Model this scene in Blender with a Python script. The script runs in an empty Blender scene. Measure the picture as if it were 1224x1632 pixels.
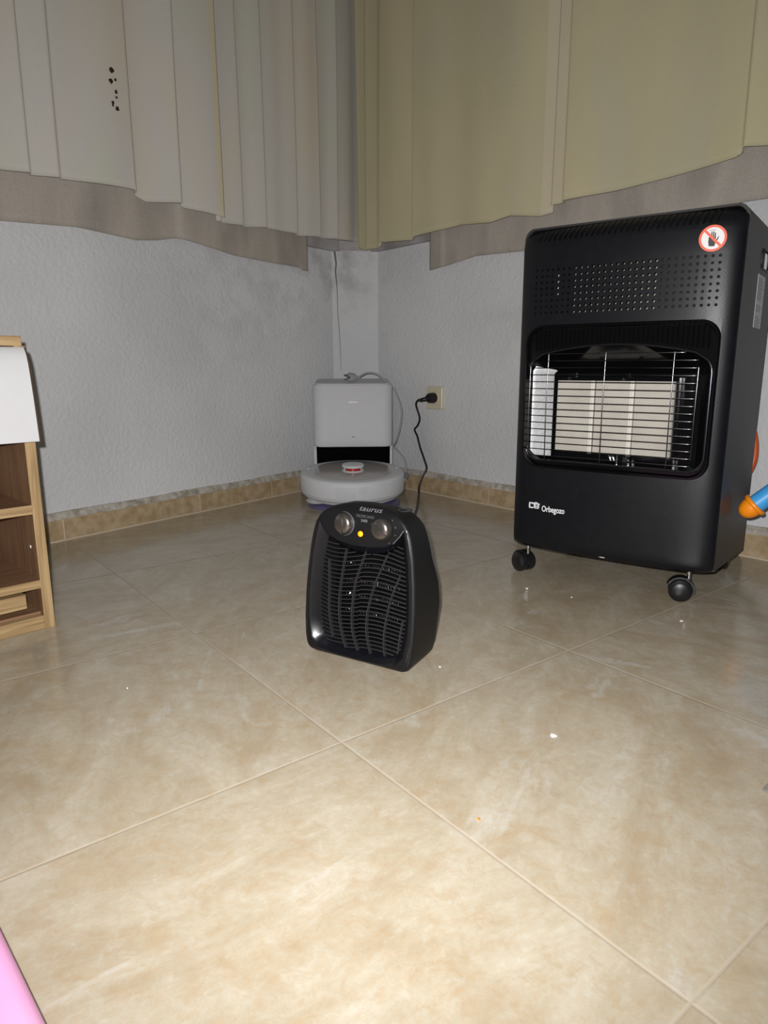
import bpy, bmesh, math, random
from mathutils import Vector, Matrix
from math import sin, cos, pi, radians as R, sqrt
random.seed(4)
C = bpy.context.scene.collection
SC = bpy.context.scene

# ------------------------------------------------------------------ camera, light, exposure
CAM = Vector((1.53860, -0.43055, 0.45683)); YAW = R(142.040); PITCH = R(12.09); ROLL = R(-0.154)
cd = bpy.data.cameras.new('camera'); cam = bpy.data.objects.new('camera', cd); C.objects.link(cam)
fwd = Vector((cos(PITCH)*cos(YAW), cos(PITCH)*sin(YAW), -sin(PITCH)))
rt = fwd.cross(Vector((0, 0, 1))).normalized(); up = rt.cross(fwd)
r2 = rt*cos(ROLL)+up*sin(ROLL); u2 = -rt*sin(ROLL)+up*cos(ROLL)
m = Matrix((r2, u2, -fwd)).transposed().to_4x4(); m.translation = CAM
cam.matrix_world = m
cd.sensor_fit = 'VERTICAL'; cd.sensor_height = 36.0; cd.lens = 1088.7/1632*36; cd.clip_start = 0.01
SC.camera = cam
SC.view_settings.view_transform = 'Standard'; SC.view_settings.look = 'None'
SC.view_settings.exposure = 0.0; SC.view_settings.gamma = 1.0
SC.view_settings.use_curve_mapping = False
w = bpy.data.worlds.new('world'); SC.world = w; w.use_nodes = True
w.node_tree.nodes['Background'].inputs[0].default_value = (0.80, 0.88, 1.0, 1)
w.node_tree.nodes['Background'].inputs[1].default_value = 0.022
# the phone's flash, a few centimetres up-left of the lens
fl = bpy.data.lights.new('phone_flash', 'SPOT'); fo = bpy.data.objects.new('phone_flash', fl); C.objects.link(fo)
fl.energy = 90.0; fl.shadow_soft_size = 0.006; fl.color = (1.0, 0.98, 0.97); fl.spot_size = R(131); fl.spot_blend = 1.0
fo.location = CAM + r2*(-0.022) + u2*0.030 - fwd*0.004
fo.rotation_euler = (fwd+u2*0.12).to_track_quat('-Z', 'Y').to_euler()
# unseen fill lamp, added overhead for a little ambient light
al = bpy.data.lights.new('ambient_fill', 'AREA'); ao = bpy.data.objects.new('ambient_fill', al); C.objects.link(ao)
al.shape = 'DISK'; al.size = 0.7; al.energy = 0.5; al.color = (1.0, 0.95, 0.88)
ao.location = (0.95, -0.75, 2.30)

# ------------------------------------------------------------------ materials
def srgb(r, g, b):
    f = lambda c: (c/255/12.92) if c/255 <= 0.04045 else ((c/255+0.055)/1.055)**2.4
    return (f(r), f(g), f(b), 1)
def mat(name, col, rough=0.5, metal=0.0, noise=None, bump=None, spec=0.5, trans=0.0, emit=None, coat=0.0):
    """noise=(scale, other colour, low, high); bump=(scale, strength, distance)"""
    M = bpy.data.materials.new(name); M.use_nodes = True; nt = M.node_tree; N = nt.nodes; L = nt.links
    b = N['Principled BSDF']; b.inputs['Base Color'].default_value = col
    b.inputs['Roughness'].default_value = rough; b.inputs['Metallic'].default_value = metal
    b.inputs['Specular IOR Level'].default_value = spec
    b.inputs['Transmission Weight'].default_value = trans; b.inputs['Coat Weight'].default_value = coat
    tc = N.new('ShaderNodeTexCoord')
    if noise is None: noise = (40.0, tuple(c*0.975 for c in col[:3])+(1,), 0.35, 0.65)
    n = N.new('ShaderNodeTexNoise'); n.inputs['Scale'].default_value = noise[0]; n.inputs['Detail'].default_value = 5
    L.new(tc.outputs['Object'], n.inputs['Vector'])
    r = N.new('ShaderNodeValToRGB'); r.color_ramp.elements[0].position = noise[2]; r.color_ramp.elements[1].position = noise[3]
    r.color_ramp.elements[0].color = noise[1]; r.color_ramp.elements[1].color = col
    L.new(n.outputs['Fac'], r.inputs['Fac']); L.new(r.outputs['Color'], b.inputs['Base Color'])
    if bump:
        n2 = N.new('ShaderNodeTexNoise'); n2.inputs['Scale'].default_value = bump[0]; n2.inputs['Detail'].default_value = 3
        L.new(tc.outputs['Object'], n2.inputs['Vector'])
        bp = N.new('ShaderNodeBump'); bp.inputs['Strength'].default_value = bump[1]; bp.inputs['Distance'].default_value = bump[2]
        L.new(n2.outputs['Fac'], bp.inputs['Height']); L.new(bp.outputs['Normal'], b.inputs['Normal'])
    if emit:
        b.inputs['Emission Color'].default_value = emit[0]; b.inputs['Emission Strength'].default_value = emit[1]
    return M

def floor_material():
    M = bpy.data.materials.new('marbled_floor_tiles'); M.use_nodes = True; nt = M.node_tree; N = nt.nodes; L = nt.links
    b = N['Principled BSDF']
    tc = N.new('ShaderNodeTexCoord')
    def vm(op, a, bb=None):
        n = N.new('ShaderNodeVectorMath'); n.operation = op
        for i, v in enumerate((a, bb)):
            if v is None: continue
            if isinstance(v, tuple): n.inputs[i].default_value = v
            else: L.new(v, n.inputs[i])
        return n
    def ma(op, a, bb=None, c=None):
        n = N.new('ShaderNodeMath'); n.operation = op
        for i, v in enumerate((a, bb, c)):
            if v is None: continue
            if isinstance(v, (int, float)): n.inputs[i].default_value = v
            else: L.new(v, n.inputs[i])
        return n.outputs[0]
    def noise(vec, scale, detail=6, rough=0.55, dist=0.0):
        n = N.new('ShaderNodeTexNoise'); n.inputs['Scale'].default_value = scale; n.inputs['Detail'].default_value = detail
        n.inputs['Roughness'].default_value = rough; n.inputs['Distortion'].default_value = dist
        L.new(vec, n.inputs['Vector']); return n.outputs['Fac']
    def ramp(f, pts):
        r = N.new('ShaderNodeValToRGB'); e = r.color_ramp.elements
        while len(e) < len(pts): e.new(0.5)
        for i, (p, c) in enumerate(pts): e[i].position = p; e[i].color = c
        L.new(f, r.inputs['Fac']); return r.outputs['Color']
    def mix(f, a, c):
        n = N.new('ShaderNodeMix'); n.data_type = 'RGBA'
        if isinstance(f, (int, float)): n.inputs[0].default_value = f
        else: L.new(f, n.inputs[0])
        for i, v in ((6, a), (7, c)):
            if isinstance(v, tuple): n.inputs[i].default_value = v
            else: L.new(v, n.inputs[i])
        return n.outputs[2]
    sc = vm('MULTIPLY', tc.outputs['Object'], (1/0.45, 1/0.45, 0))
    fr = vm('FRACTION', sc.outputs[0]); fi = vm('FLOOR', sc.outputs[0])
    sx = N.new('ShaderNodeSeparateXYZ'); L.new(fr.outputs[0], sx.inputs[0])
    ex = ma('MINIMUM', sx.outputs[0], ma('SUBTRACT', 1.0, sx.outputs[0]))
    ey = ma('MINIMUM', sx.outputs[1], ma('SUBTRACT', 1.0, sx.outputs[1]))
    e = ma('MINIMUM', ex, ey)
    grout = ma('LESS_THAN', e, 0.0029)
    wn = N.new('ShaderNodeTexWhiteNoise'); L.new(fi.outputs[0], wn.inputs['Vector'])
    off = vm('MULTIPLY', wn.outputs['Color'], (31, 47, 13))
    # each tile is turned its own way
    ang = ma('MULTIPLY', wn.outputs['Value'], 6.28)
    ctr = vm('SUBTRACT', fr.outputs[0], (0.5, 0.5, 0))
    vr = N.new('ShaderNodeVectorRotate'); vr.rotation_type = 'Z_AXIS'; L.new(ctr.outputs[0], vr.inputs['Vector']); L.new(ang, vr.inputs['Angle'])
    p = vm('ADD', vr.outputs[0], off.outputs[0]).outputs[0]
    ps = vm('MULTIPLY', p, (1.0, 2.3, 1.0)).outputs[0]
    n1 = noise(ps, 2.6, 10, 0.66, 0.7)
    base = ramp(n1, [(0.30, srgb(161, 147, 124)), (0.44, srgb(170, 160, 140)), (0.56, srgb(178, 170, 152)), (0.72, srgb(186, 181, 167))])
    n2 = noise(p, 9, 8, 0.7, 0.8)
    base = mix(ma('MULTIPLY', ramp(n2, [(0.52, (0, 0, 0, 1)), (0.68, (1, 1, 1, 1))]), 0.35), base, srgb(166, 142, 106))
    n3 = noise(ps, 2.3, 4, 0.5, 1.4)
    vein = ramp(n3, [(0.62, (0, 0, 0, 1)), (0.70, (1, 1, 1, 1))])
    base = mix(ma('MULTIPLY', vein, 0.55), base, srgb(194, 194, 189))
    n4 = noise(ps, 3.1, 7, 0.6, 1.8)
    ridge = ma('ABSOLUTE', ma('SUBTRACT', n4, 0.5))
    crack = ramp(ridge, [(0.0, (1, 1, 1, 1)), (0.012, (0, 0, 0, 1))])
    base = mix(ma('MULTIPLY', crack, 0.18), base, srgb(168, 140, 102))
    n6 = noise(p, 17, 10, 0.78, 0.4)
    base = mix(ma('MULTIPLY', ramp(n6, [(0.50, (0, 0, 0, 1)), (0.66, (1, 1, 1, 1))]), 0.45), base, srgb(158, 134, 100))
    base = mix(ma('MULTIPLY', ramp(n6, [(0.34, (1, 1, 1, 1)), (0.46, (0, 0, 0, 1))]), 0.35), base, srgb(196, 192, 180))
    n5 = noise(p, 55, 4, 0.6)
    base = mix(ma('MULTIPLY', ramp(n5, [(0.45, (1, 1, 1, 1)), (0.60, (0, 0, 0, 1))]), 0.16), base, srgb(170, 140, 100))
    col = mix(grout, base, srgb(176, 164, 146))
    L.new(col, b.inputs['Base Color'])
    rg = mix(grout, (0.17, 0.17, 0.17, 1), (0.8, 0.8, 0.8, 1))
    L.new(rg, b.inputs['Roughness'])
    b.inputs['Specular IOR Level'].default_value = 0.5
    # shallow joint and a slight unevenness of the glaze
    h = ma('MINIMUM', ma('MULTIPLY', e, 160.0), 1.0)
    wob = noise(tc.outputs['Object'], 7, 2)
    hh = ma('ADD', h, ma('MULTIPLY', wob, 0.5))
    bp = N.new('ShaderNodeBump'); bp.inputs['Strength'].default_value = 0.5; bp.inputs['Distance'].default_value = 0.0009
    L.new(hh, bp.inputs['Height']); L.new(bp.outputs['Normal'], b.inputs['Normal'])
    return M

def wall_material():
    M = bpy.data.materials.new('rough_white_plaster'); M.use_nodes = True; nt = M.node_tree; N = nt.nodes; L = nt.links
    b = N['Principled BSDF']; b.inputs['Roughness'].default_value = 0.75; b.inputs['Specular IOR Level'].default_value = 0.25
    tc = N.new('ShaderNodeTexCoord')
    n = N.new('ShaderNodeTexNoise'); n.inputs['Scale'].default_value = 1.6; n.inputs['Detail'].default_value = 6
    L.new(tc.outputs['Object'], n.inputs['Vector'])
    r = N.new('ShaderNodeValToRGB'); r.color_ramp.elements[0].position = 0.33; r.color_ramp.elements[1].position = 0.62
    r.color_ramp.elements[0].color = srgb(196, 197, 199); r.color_ramp.elements[1].color = srgb(212, 213, 214)
    L.new(n.outputs['Fac'], r.inputs['Fac'])
    # damp marks high up in the corner and soft rub marks on the walls
    last = r.outputs['Color']
    for (cx, cy, cz), rad, amt, colr in (((-0.66, 1.09, 0.86), 0.24, 0.55, (124, 116, 110)), ((-0.61, 0.92, 0.80), 0.30, 0.35, (150, 148, 146)),
                                   ((-0.53, 0.60, 0.70), 0.40, 0.30, (160, 160, 162)), ((0.1, 1.22, 0.62), 0.22, 0.3, (150, 150, 152))):
        d = N.new('ShaderNodeVectorMath'); d.operation = 'DISTANCE'; L.new(tc.outputs['Object'], d.inputs[0]); d.inputs[1].default_value = (cx, cy, cz)
        mr = N.new('ShaderNodeMapRange'); mr.inputs['From Min'].default_value = 0.0; mr.inputs['From Max'].default_value = rad
        mr.inputs['To Min'].default_value = 1.0; mr.inputs['To Max'].default_value = 0.0; L.new(d.outputs['Value'], mr.inputs['Value'])
        n2 = N.new('ShaderNodeTexNoise'); n2.inputs['Scale'].default_value = 14; n2.inputs['Detail'].default_value = 8; L.new(tc.outputs['Object'], n2.inputs['Vector'])
        r2_ = N.new('ShaderNodeMapRange'); r2_.inputs['From Min'].default_value = 0.45; r2_.inputs['From Max'].default_value = 0.68; L.new(n2.outputs['Fac'], r2_.inputs['Value'])
        mu = N.new('ShaderNodeMath'); mu.operation = 'MULTIPLY'; L.new(mr.outputs[0], mu.inputs[0]); L.new(r2_.outputs[0], mu.inputs[1])
        m2 = N.new('ShaderNodeMath'); m2.operation = 'MULTIPLY'; L.new(mu.outputs[0], m2.inputs[0]); m2.inputs[1].default_value = amt
        mx = N.new('ShaderNodeMix'); mx.data_type = 'RGBA'; L.new(m2.outputs[0], mx.inputs[0]); L.new(last, mx.inputs[6]); mx.inputs[7].default_value = srgb(*colr)
        last = mx.outputs[2]
    L.new(last, b.inputs['Base Color'])
    n3 = N.new('ShaderNodeTexNoise'); n3.inputs['Scale'].default_value = 85; n3.inputs['Detail'].default_value = 2.5
    L.new(tc.outputs['Object'], n3.inputs['Vector'])
    bp = N.new('ShaderNodeBump'); bp.inputs['Strength'].default_value = 0.75; bp.inputs['Distance'].default_value = 0.0035
    L.new(n3.outputs['Fac'], bp.inputs['Height']); L.new(bp.outputs['Normal'], b.inputs['Normal'])
    return M

def cloth_material(name, c1, c2, c3, weave=900, rough=0.9):
    M = bpy.data.materials.new(name); M.use_nodes = True; nt = M.node_tree; N = nt.nodes; L = nt.links
    b = N['Principled BSDF']; b.inputs['Roughness'].default_value = rough; b.inputs['Specular IOR Level'].default_value = 0.15
    b.inputs['Sheen Weight'].default_value = 0.1
    tc = N.new('ShaderNodeTexCoord'); mp = N.new('ShaderNodeMapping'); mp.inputs['Scale'].default_value = (4, 4, 1.2)
    L.new(tc.outputs['Object'], mp.inputs['Vector'])
    n = N.new('ShaderNodeTexNoise'); n.inputs['Scale'].default_value = 1.3; n.inputs['Detail'].default_value = 5; L.new(mp.outputs[0], n.inputs['Vector'])
    r = N.new('ShaderNodeValToRGB'); e = r.color_ramp.elements; e[0].position = 0.32; e[1].position = 0.68; e.new(0.5)
    e[0].color = srgb(*c1); e[1].color = srgb(*c2); e[2].color = srgb(*c3)
    L.new(n.outputs['Fac'], r.inputs['Fac'])
    n2 = N.new('ShaderNodeTexNoise'); n2.inputs['Scale'].default_value = weave; n2.inputs['Detail'].default_value = 2; L.new(tc.outputs['Object'], n2.inputs['Vector'])
    mx = N.new('ShaderNodeMix'); mx.data_type = 'RGBA'; mx.blend_type = 'MULTIPLY'; mx.inputs[0].default_value = 0.28
    L.new(r.outputs['Color'], mx.inputs[6]); L.new(n2.outputs['Color'], mx.inputs[7])
    n3 = N.new('ShaderNodeValToRGB'); n3.color_ramp.elements[0].position = 0.3; n3.color_ramp.elements[0].color = (0.6, 0.6, 0.6, 1); n3.color_ramp.elements[1].position = 0.6
    L.new(n2.outputs['Fac'], n3.inputs['Fac']); L.new(n3.outputs['Color'], mx.inputs[7])
    L.new(mx.outputs[2], b.inputs['Base Color'])
    bp = N.new('ShaderNodeBump'); bp.inputs['Strength'].default_value = 0.25; bp.inputs['Distance'].default_value = 0.0008
    L.new(n2.outputs['Fac'], bp.inputs['Height']); L.new(bp.outputs['Normal'], b.inputs['Normal'])
    return M

def wood_material(name, dark, light, axis_scale=(60, 60, 3), rough=0.45):
    M = bpy.data.materials.new(name); M.use_nodes = True; nt = M.node_tree; N = nt.nodes; L = nt.links
    b = N['Principled BSDF']; b.inputs['Roughness'].default_value = rough
    tc = N.new('ShaderNodeTexCoord'); mp = N.new('ShaderNodeMapping'); mp.inputs['Scale'].default_value = axis_scale
    L.new(tc.outputs['Object'], mp.inputs['Vector'])
    n = N.new('ShaderNodeTexNoise'); n.inputs['Scale'].default_value = 2.2; n.inputs['Detail'].default_value = 7; n.inputs['Distortion'].default_value = 0.6
    L.new(mp.outputs[0], n.inputs['Vector'])
    r = N.new('ShaderNodeValToRGB'); e = r.color_ramp.elements; e[0].position = 0.34; e[1].position = 0.62
    e[0].color = srgb(*dark); e[1].color = srgb(*light)
    L.new(n.outputs['Fac'], r.inputs['Fac']); L.new(r.outputs['Color'], b.inputs['Base Color'])
    bp = N.new('ShaderNodeBump'); bp.inputs['Strength'].default_value = 0.2; bp.inputs['Distance'].default_value = 0.0004
    L.new(n.outputs['Fac'], bp.inputs['Height']); L.new(bp.outputs['Normal'], b.inputs['Normal'])
    return M

def ceramic_material():
    M = mat('perforated_ceramic_plaque', srgb(205, 200, 190), 0.85, noise=(20, srgb(190, 184, 174), 0.3, 0.7))
    nt = M.node_tree; N = nt.nodes; L = nt.links; b = N['Principled BSDF']
    tc = N.new('ShaderNodeTexCoord'); v = N.new('ShaderNodeVectorMath'); v.operation = 'MULTIPLY'; v.inputs[1].default_value = (500, 1, 500)
    L.new(tc.outputs['Object'], v.inputs[0]); f = N.new('ShaderNodeVectorMath'); f.operation = 'FRACTION'; L.new(v.outputs[0], f.inputs[0])
    d = N.new('ShaderNodeVectorMath'); d.operation = 'SUBTRACT'; L.new(f.outputs[0], d.inputs[0]); d.inputs[1].default_value = (0.5, 0, 0.5)
    mm = N.new('ShaderNodeVectorMath'); mm.operation = 'MULTIPLY'; L.new(d.outputs[0], mm.inputs[0]); mm.inputs[1].default_value = (1, 0, 1)
    ln = N.new('ShaderNodeVectorMath'); ln.operation = 'LENGTH'; L.new(mm.outputs[0], ln.inputs[0])
    lt = N.new('ShaderNodeMath'); lt.operation = 'LESS_THAN'; lt.inputs[1].default_value = 0.27; L.new(ln.outputs['Value'], lt.inputs[0])
    old = b.inputs['Base Color'].links[0].from_socket
    mx = N.new('ShaderNodeMix'); mx.data_type = 'RGBA'; L.new(lt.outputs[0], mx.inputs[0]); L.new(old, mx.inputs[6]); mx.inputs[7].default_value = srgb(105, 100, 92)
    L.new(mx.outputs[2], b.inputs['Base Color'])
    return M

MT = dict(
    floor=floor_material(), wall=wall_material(),
    ceiling=mat('white_ceiling_paint', srgb(215, 213, 208), 0.8),
    mould=mat('dark_damp_crack', srgb(112, 103, 98), 0.9),
    base=mat('beige_skirting_tile', srgb(180, 160, 130), 0.35, noise=(38, srgb(156, 134, 102), 0.35, 0.62), bump=(40, 0.15, 0.001)),
    grout=mat('pale_grout', srgb(196, 182, 158), 0.85),
    mortar=mat('rough_grey_mortar', srgb(186, 180, 170), 0.9, noise=(45, srgb(146, 138, 126), 0.35, 0.6), bump=(120, 0.8, 0.003)),
    sill=mat('grey_window_sill', srgb(176, 172, 172), 0.6, noise=(9, srgb(140, 134, 132), 0.35, 0.6)),
    curtain_l=cloth_material('pale_greyish_cotton', (198, 190, 174), (194, 190, 184), (188, 190, 172)),
    curtain_r=cloth_material('yellowed_cotton', (198, 188, 156), (192, 184, 150), (188, 181, 155)),
    hem=cloth_material('cream_hem_cotton', (204, 194, 170), (200, 190, 164), (196, 186, 162)),
    lining=cloth_material('grey_blackout_lining', (158, 151, 142), (176, 168, 158), (148, 141, 133), weave=260),
    stain=mat('dark_mould_spots', srgb(40, 32, 24), 0.9),
    hblack=mat('matt_black_painted_metal', srgb(19, 20, 24), 0.36, spec=0.32, noise=(60, srgb(16, 17, 21), 0.35, 0.65), bump=(700, 0.25, 0.0006)),
    hside=mat('charcoal_side_metal', srgb(50, 49, 48), 0.5, spec=0.35, noise=(60, srgb(45, 44, 44), 0.35, 0.65), bump=(700, 0.2, 0.0005)),
    gloss=mat('glossy_black_enamel', srgb(12, 12, 14), 0.12, spec=0.6),
    rim=mat('dark_polished_rim', srgb(70, 72, 78), 0.2, 0.9),
    chrome=mat('polished_steel', srgb(200, 202, 206), 0.16, 1.0),
    reflect=mat('bright_reflector_sheet', srgb(225, 227, 230), 0.36, 0.8, bump=(160, 0.25, 0.001)),
    dull=mat('dull_galvanised_steel', srgb(176, 170, 160), 0.6, 0.2),
    wire=mat('bright_guard_wire', srgb(88, 88, 90), 0.2, 1.0),
    ceramic=ceramic_material(),
    ridge=mat('plain_ceramic_joint', srgb(214, 212, 204), 0.8),
    dark=mat('dark_cavity', srgb(6, 6, 6), 0.9, spec=0.05),
    wheel=mat('black_castor_plastic', srgb(22, 22, 23), 0.4),
    white_print=mat('white_print', srgb(225, 228, 232), 0.6),
    grey_print=mat('grey_print', srgb(112, 112, 115), 0.6),
    dim_print=mat('dim_grey_print', srgb(80, 78, 80), 0.6),
    red=mat('orange_red_print', srgb(232, 92, 58), 0.45),
    st_white=mat('white_sticker', srgb(226, 226, 226), 0.4),
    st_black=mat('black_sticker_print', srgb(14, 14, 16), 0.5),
    label=mat('grey_label', srgb(190, 190, 190), 0.55),
    hose=mat('orange_rubber_hose', srgb(196, 84, 28), 0.45),
    fan=mat('black_moulded_plastic', srgb(18, 18, 19), 0.5, spec=0.3, bump=(900, 0.15, 0.0004)),
    fgloss=mat('dark_blue_black_plastic', srgb(15, 16, 21), 0.24, spec=0.45),
    fgrille=mat('charcoal_grille_plastic', srgb(40, 40, 43), 0.42),
    knob=mat('brushed_grey_knob', srgb(128, 124, 118), 0.3, 0.9),
    silver=mat('silver_ring', srgb(150, 154, 165), 0.3, 0.8),
    amber=mat('amber_pilot_lamp', srgb(255, 160, 10), 0.3, emit=(srgb(255, 140, 4), 1.1)),
    cable=mat('black_cable_rubber', srgb(18, 15, 17), 0.4),
    dock=mat('white_gloss_plastic', srgb(200, 201, 204), 0.55, spec=0.25),
    robot=mat('white_robot_plastic', srgb(204, 206, 209), 0.5, spec=0.3),
    rgrey=mat('silver_grey_cover', srgb(164, 160, 158), 0.22, spec=0.5),
    rred=mat('red_sensor_window', srgb(165, 40, 30), 0.25),
    dots=mat('grey_perforation', srgb(110, 112, 116), 0.7),
    purple=mat('violet_tinted_base', srgb(92, 86, 120), 0.3),
    gcable=mat('grey_cable_rubber', srgb(150, 150, 152), 0.5),
    cream=mat('cream_socket_plastic', srgb(206, 198, 172), 0.4),
    oak=wood_material('oak_edge', (136, 110, 74), (172, 146, 106)),
    oak_h=wood_material('oak_edge_lengthwise', (136, 110, 74), (172, 146, 106), (3, 60, 60)),
    brown=wood_material('brown_laminate', (116, 86, 62), (140, 106, 78), (50, 50, 3), 0.5),
    brown_h=wood_material('brown_laminate_flat', (116, 86, 62), (140, 106, 78), (3, 50, 50), 0.5),
    wpanel=mat('white_laminate', srgb(196, 196, 198), 0.6),
    dedge=mat('dark_brown_edge', srgb(70, 52, 40), 0.6),
    orange=mat('orange_toy_plastic', srgb(250, 148, 22), 0.35, noise=(20, srgb(244, 140, 20), .3, .7)),
    blue=mat('light_blue_toy_plastic', srgb(70, 165, 232), 0.4, noise=(20, srgb(66, 160, 228), .3, .7)),
    pink=mat('pink_soft_plastic', srgb(226, 168, 204), 0.42, noise=(12, srgb(230, 158, 206), .3, .7)),
    clear=mat('crumpled_clear_plastic', srgb(220, 215, 215), 0.15, trans=0.6),
    crumb_w=mat('white_chip', srgb(235, 232, 225), 0.6),
    crumb_o=mat('ochre_crumb', srgb(190, 130, 40), 0.6),
)

# ------------------------------------------------------------------ helpers
def link(name, me, mats, parent=None, smooth=None, loc=None):
    o = bpy.data.objects.new(name, me); C.objects.link(o)
    for mm_ in (mats if isinstance(mats, (list, tuple)) else [mats]): me.materials.append(MT[mm_])
    if parent: o.parent = parent
    if loc: o.location = loc
    if smooth is not None:
        bm = bmesh.new(); bm.from_mesh(me)
        for f in bm.faces: f.smooth = True
        for e_ in bm.edges:
            if len(e_.link_faces) == 2 and e_.calc_face_angle(0) > R(smooth): e_.smooth = False
        bm.to_mesh(me); bm.free()
    return o
def fin(bm, name, mats, parent=None, smooth=None, loc=None):
    bmesh.ops.recalc_face_normals(bm, faces=bm.faces[:])
    me = bpy.data.meshes.new(name); bm.to_mesh(me); bm.free()
    return link(name, me, mats, parent, smooth, loc)
def tag(o, label, cat, group=None):
    o['label'] = label; o['category'] = cat
    if group: o['group'] = group
    return o
def thing(name, label, cat, loc=(0, 0, 0), rz=0, group=None):
    o = bpy.data.objects.new(name, None); C.objects.link(o); o.location = loc; o.rotation_euler = (0, 0, rz)
    return tag(o, label, cat, group)
def struct(o): o['kind'] = 'structure'; return o
def box(bm, x0, x1, y0, y1, z0, z1, mi=0):
    v = [bm.verts.new(p) for p in ((x0,y0,z0),(x1,y0,z0),(x1,y1,z0),(x0,y1,z0),(x0,y0,z1),(x1,y0,z1),(x1,y1,z1),(x0,y1,z1))]
    fs = [bm.faces.new([v[i] for i in q]) for q in ((3,2,1,0),(4,5,6,7),(0,1,5,4),(1,2,6,5),(2,3,7,6),(3,0,4,7))]
    for f in fs: f.material_index = mi
    return v
def bbox(x0, x1, y0, y1, z0, z1, bev=0.002, seg=2):
    bm = bmesh.new(); box(bm, x0, x1, y0, y1, z0, z1)
    if bev: bmesh.ops.bevel(bm, geom=bm.edges[:], offset=bev, segments=seg, affect='EDGES', profile=0.6)
    return bm
def loops(bm, rings, cap0=True, cap1=True, mi=0):
    vr = [[bm.verts.new(p) for p in r] for r in rings]; n = len(vr[0])
    for a, b_ in zip(vr, vr[1:]):
        for i in range(n):
            f = bm.faces.new((a[i], a[(i+1) % n], b_[(i+1) % n], b_[i])); f.material_index = mi
    if cap0: bm.faces.new(vr[0][::-1]).material_index = mi
    if cap1: bm.faces.new(vr[-1]).material_index = mi
    return vr
def frame_of(d):
    d = d.normalized(); a = Vector((0, 0, 1)) if abs(d.z) < 0.9 else Vector((1, 0, 0))
    x = a.cross(d).normalized(); return x, d.cross(x)
def cyl(bm, p0, p1, r0, r1=None, n=20, mi=0, caps=(True, True)):
    p0, p1 = Vector(p0), Vector(p1); r1 = r0 if r1 is None else r1
    x, y = frame_of(p1-p0)
    loops(bm, [[p+(x*cos(2*pi*i/n)+y*sin(2*pi*i/n))*r for i in range(n)] for p, r in ((p0, r0), (p1, r1))], caps[0], caps[1], mi)
def lathe(bm, p0, axis, prof, n=32, mi=0, caps=(True, True)):
    p0, axis = Vector(p0), Vector(axis).normalized(); x, y = frame_of(axis)
    loops(bm, [[p0+axis*h+(x*cos(2*pi*i/n)+y*sin(2*pi*i/n))*max(r, 1e-4) for i in range(n)] for h, r in prof], caps[0], caps[1], mi)
def catmull(pts, k=8):
    P = [Vector(p) for p in pts]; out = []
    for i in range(len(P)-1):
        p0 = P[i-1] if i else P[0]*2-P[1]; p1, p2 = P[i], P[i+1]; p3 = P[i+2] if i+2 < len(P) else P[-1]*2-P[-2]
        for j in range(k):
            t = j/k; out.append(0.5*((2*p1)+(-p0+p2)*t+(2*p0-5*p1+4*p2-p3)*t*t+(-p0+3*p1-3*p2+p3)*t**3))
    return out+[P[-1]]
def sweep(bm, pts, r, n=8, mi=0, closed=False):
    P = [Vector(p) for p in pts]; rings = []; px = None
    for i, p in enumerate(P):
        a = P[i-1] if i else (P[-1] if closed else p); b_ = P[i+1] if i+1 < len(P) else (P[0] if closed else p)
        d = (b_-a).normalized()
        if px is None: px, _ = frame_of(d)
        px = (px-d*px.dot(d)).normalized(); py = d.cross(px)
        rr = r[i] if isinstance(r, (list, tuple)) else r
        rings.append([p+(px*cos(2*pi*j/n)+py*sin(2*pi*j/n))*rr for j in range(n)])
    if closed: rings.append(rings[0])
    loops(bm, rings, not closed, not closed, mi)
    if closed: bmesh.ops.remove_doubles(bm, verts=bm.verts[:], dist=1e-6)
def boolean(o, cutbm, op='DIFFERENCE'):
    bmesh.ops.recalc_face_normals(cutbm, faces=cutbm.faces[:])
    me = bpy.data.meshes.new('cut'); cutbm.to_mesh(me); cutbm.free()
    c = bpy.data.objects.new('cut', me); C.objects.link(c); c.matrix_world = o.matrix_world.copy() if not o.parent else Matrix()
    par = o.parent; o.parent = None
    md = o.modifiers.new('b', 'BOOLEAN'); md.operation = op; md.object = c; md.solver = 'EXACT'
    bpy.context.view_layer.update()
    ev = o.evaluated_get(bpy.context.evaluated_depsgraph_get())
    new = bpy.data.meshes.new_from_object(ev); o.modifiers.clear(); o.data = new
    bpy.data.objects.remove(c); o.parent = par
def sharpen(o, ang=35):
    bm = bmesh.new(); bm.from_mesh(o.data)
    for f in bm.faces: f.smooth = True
    for e_ in bm.edges: e_.smooth = not (len(e_.link_faces) != 2 or e_.calc_face_angle(0) > R(ang))
    bm.to_mesh(o.data); bm.free()
def text(name, body, size, mt, parent, M4, extrude=0.0003, shear=0.0, bold=0.0, sx=1.0, space=1.0, align='CENTER'):
    cu = bpy.data.curves.new(name, 'FONT'); cu.body = body; cu.size = size; cu.extrude = extrude; cu.shear = shear; cu.offset = bold
    cu.align_x = align; cu.align_y = 'CENTER'; cu.space_character = space
    t = bpy.data.objects.new('tmp', cu); C.objects.link(t); bpy.context.view_layer.update()
    me = bpy.data.meshes.new_from_object(t.evaluated_get(bpy.context.evaluated_depsgraph_get()))
    bpy.data.objects.remove(t)
    me.transform(M4 @ Matrix.Diagonal((sx, 1, 1, 1)))
    me.materials.clear()
    return link(name, me, mt, parent)
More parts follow.
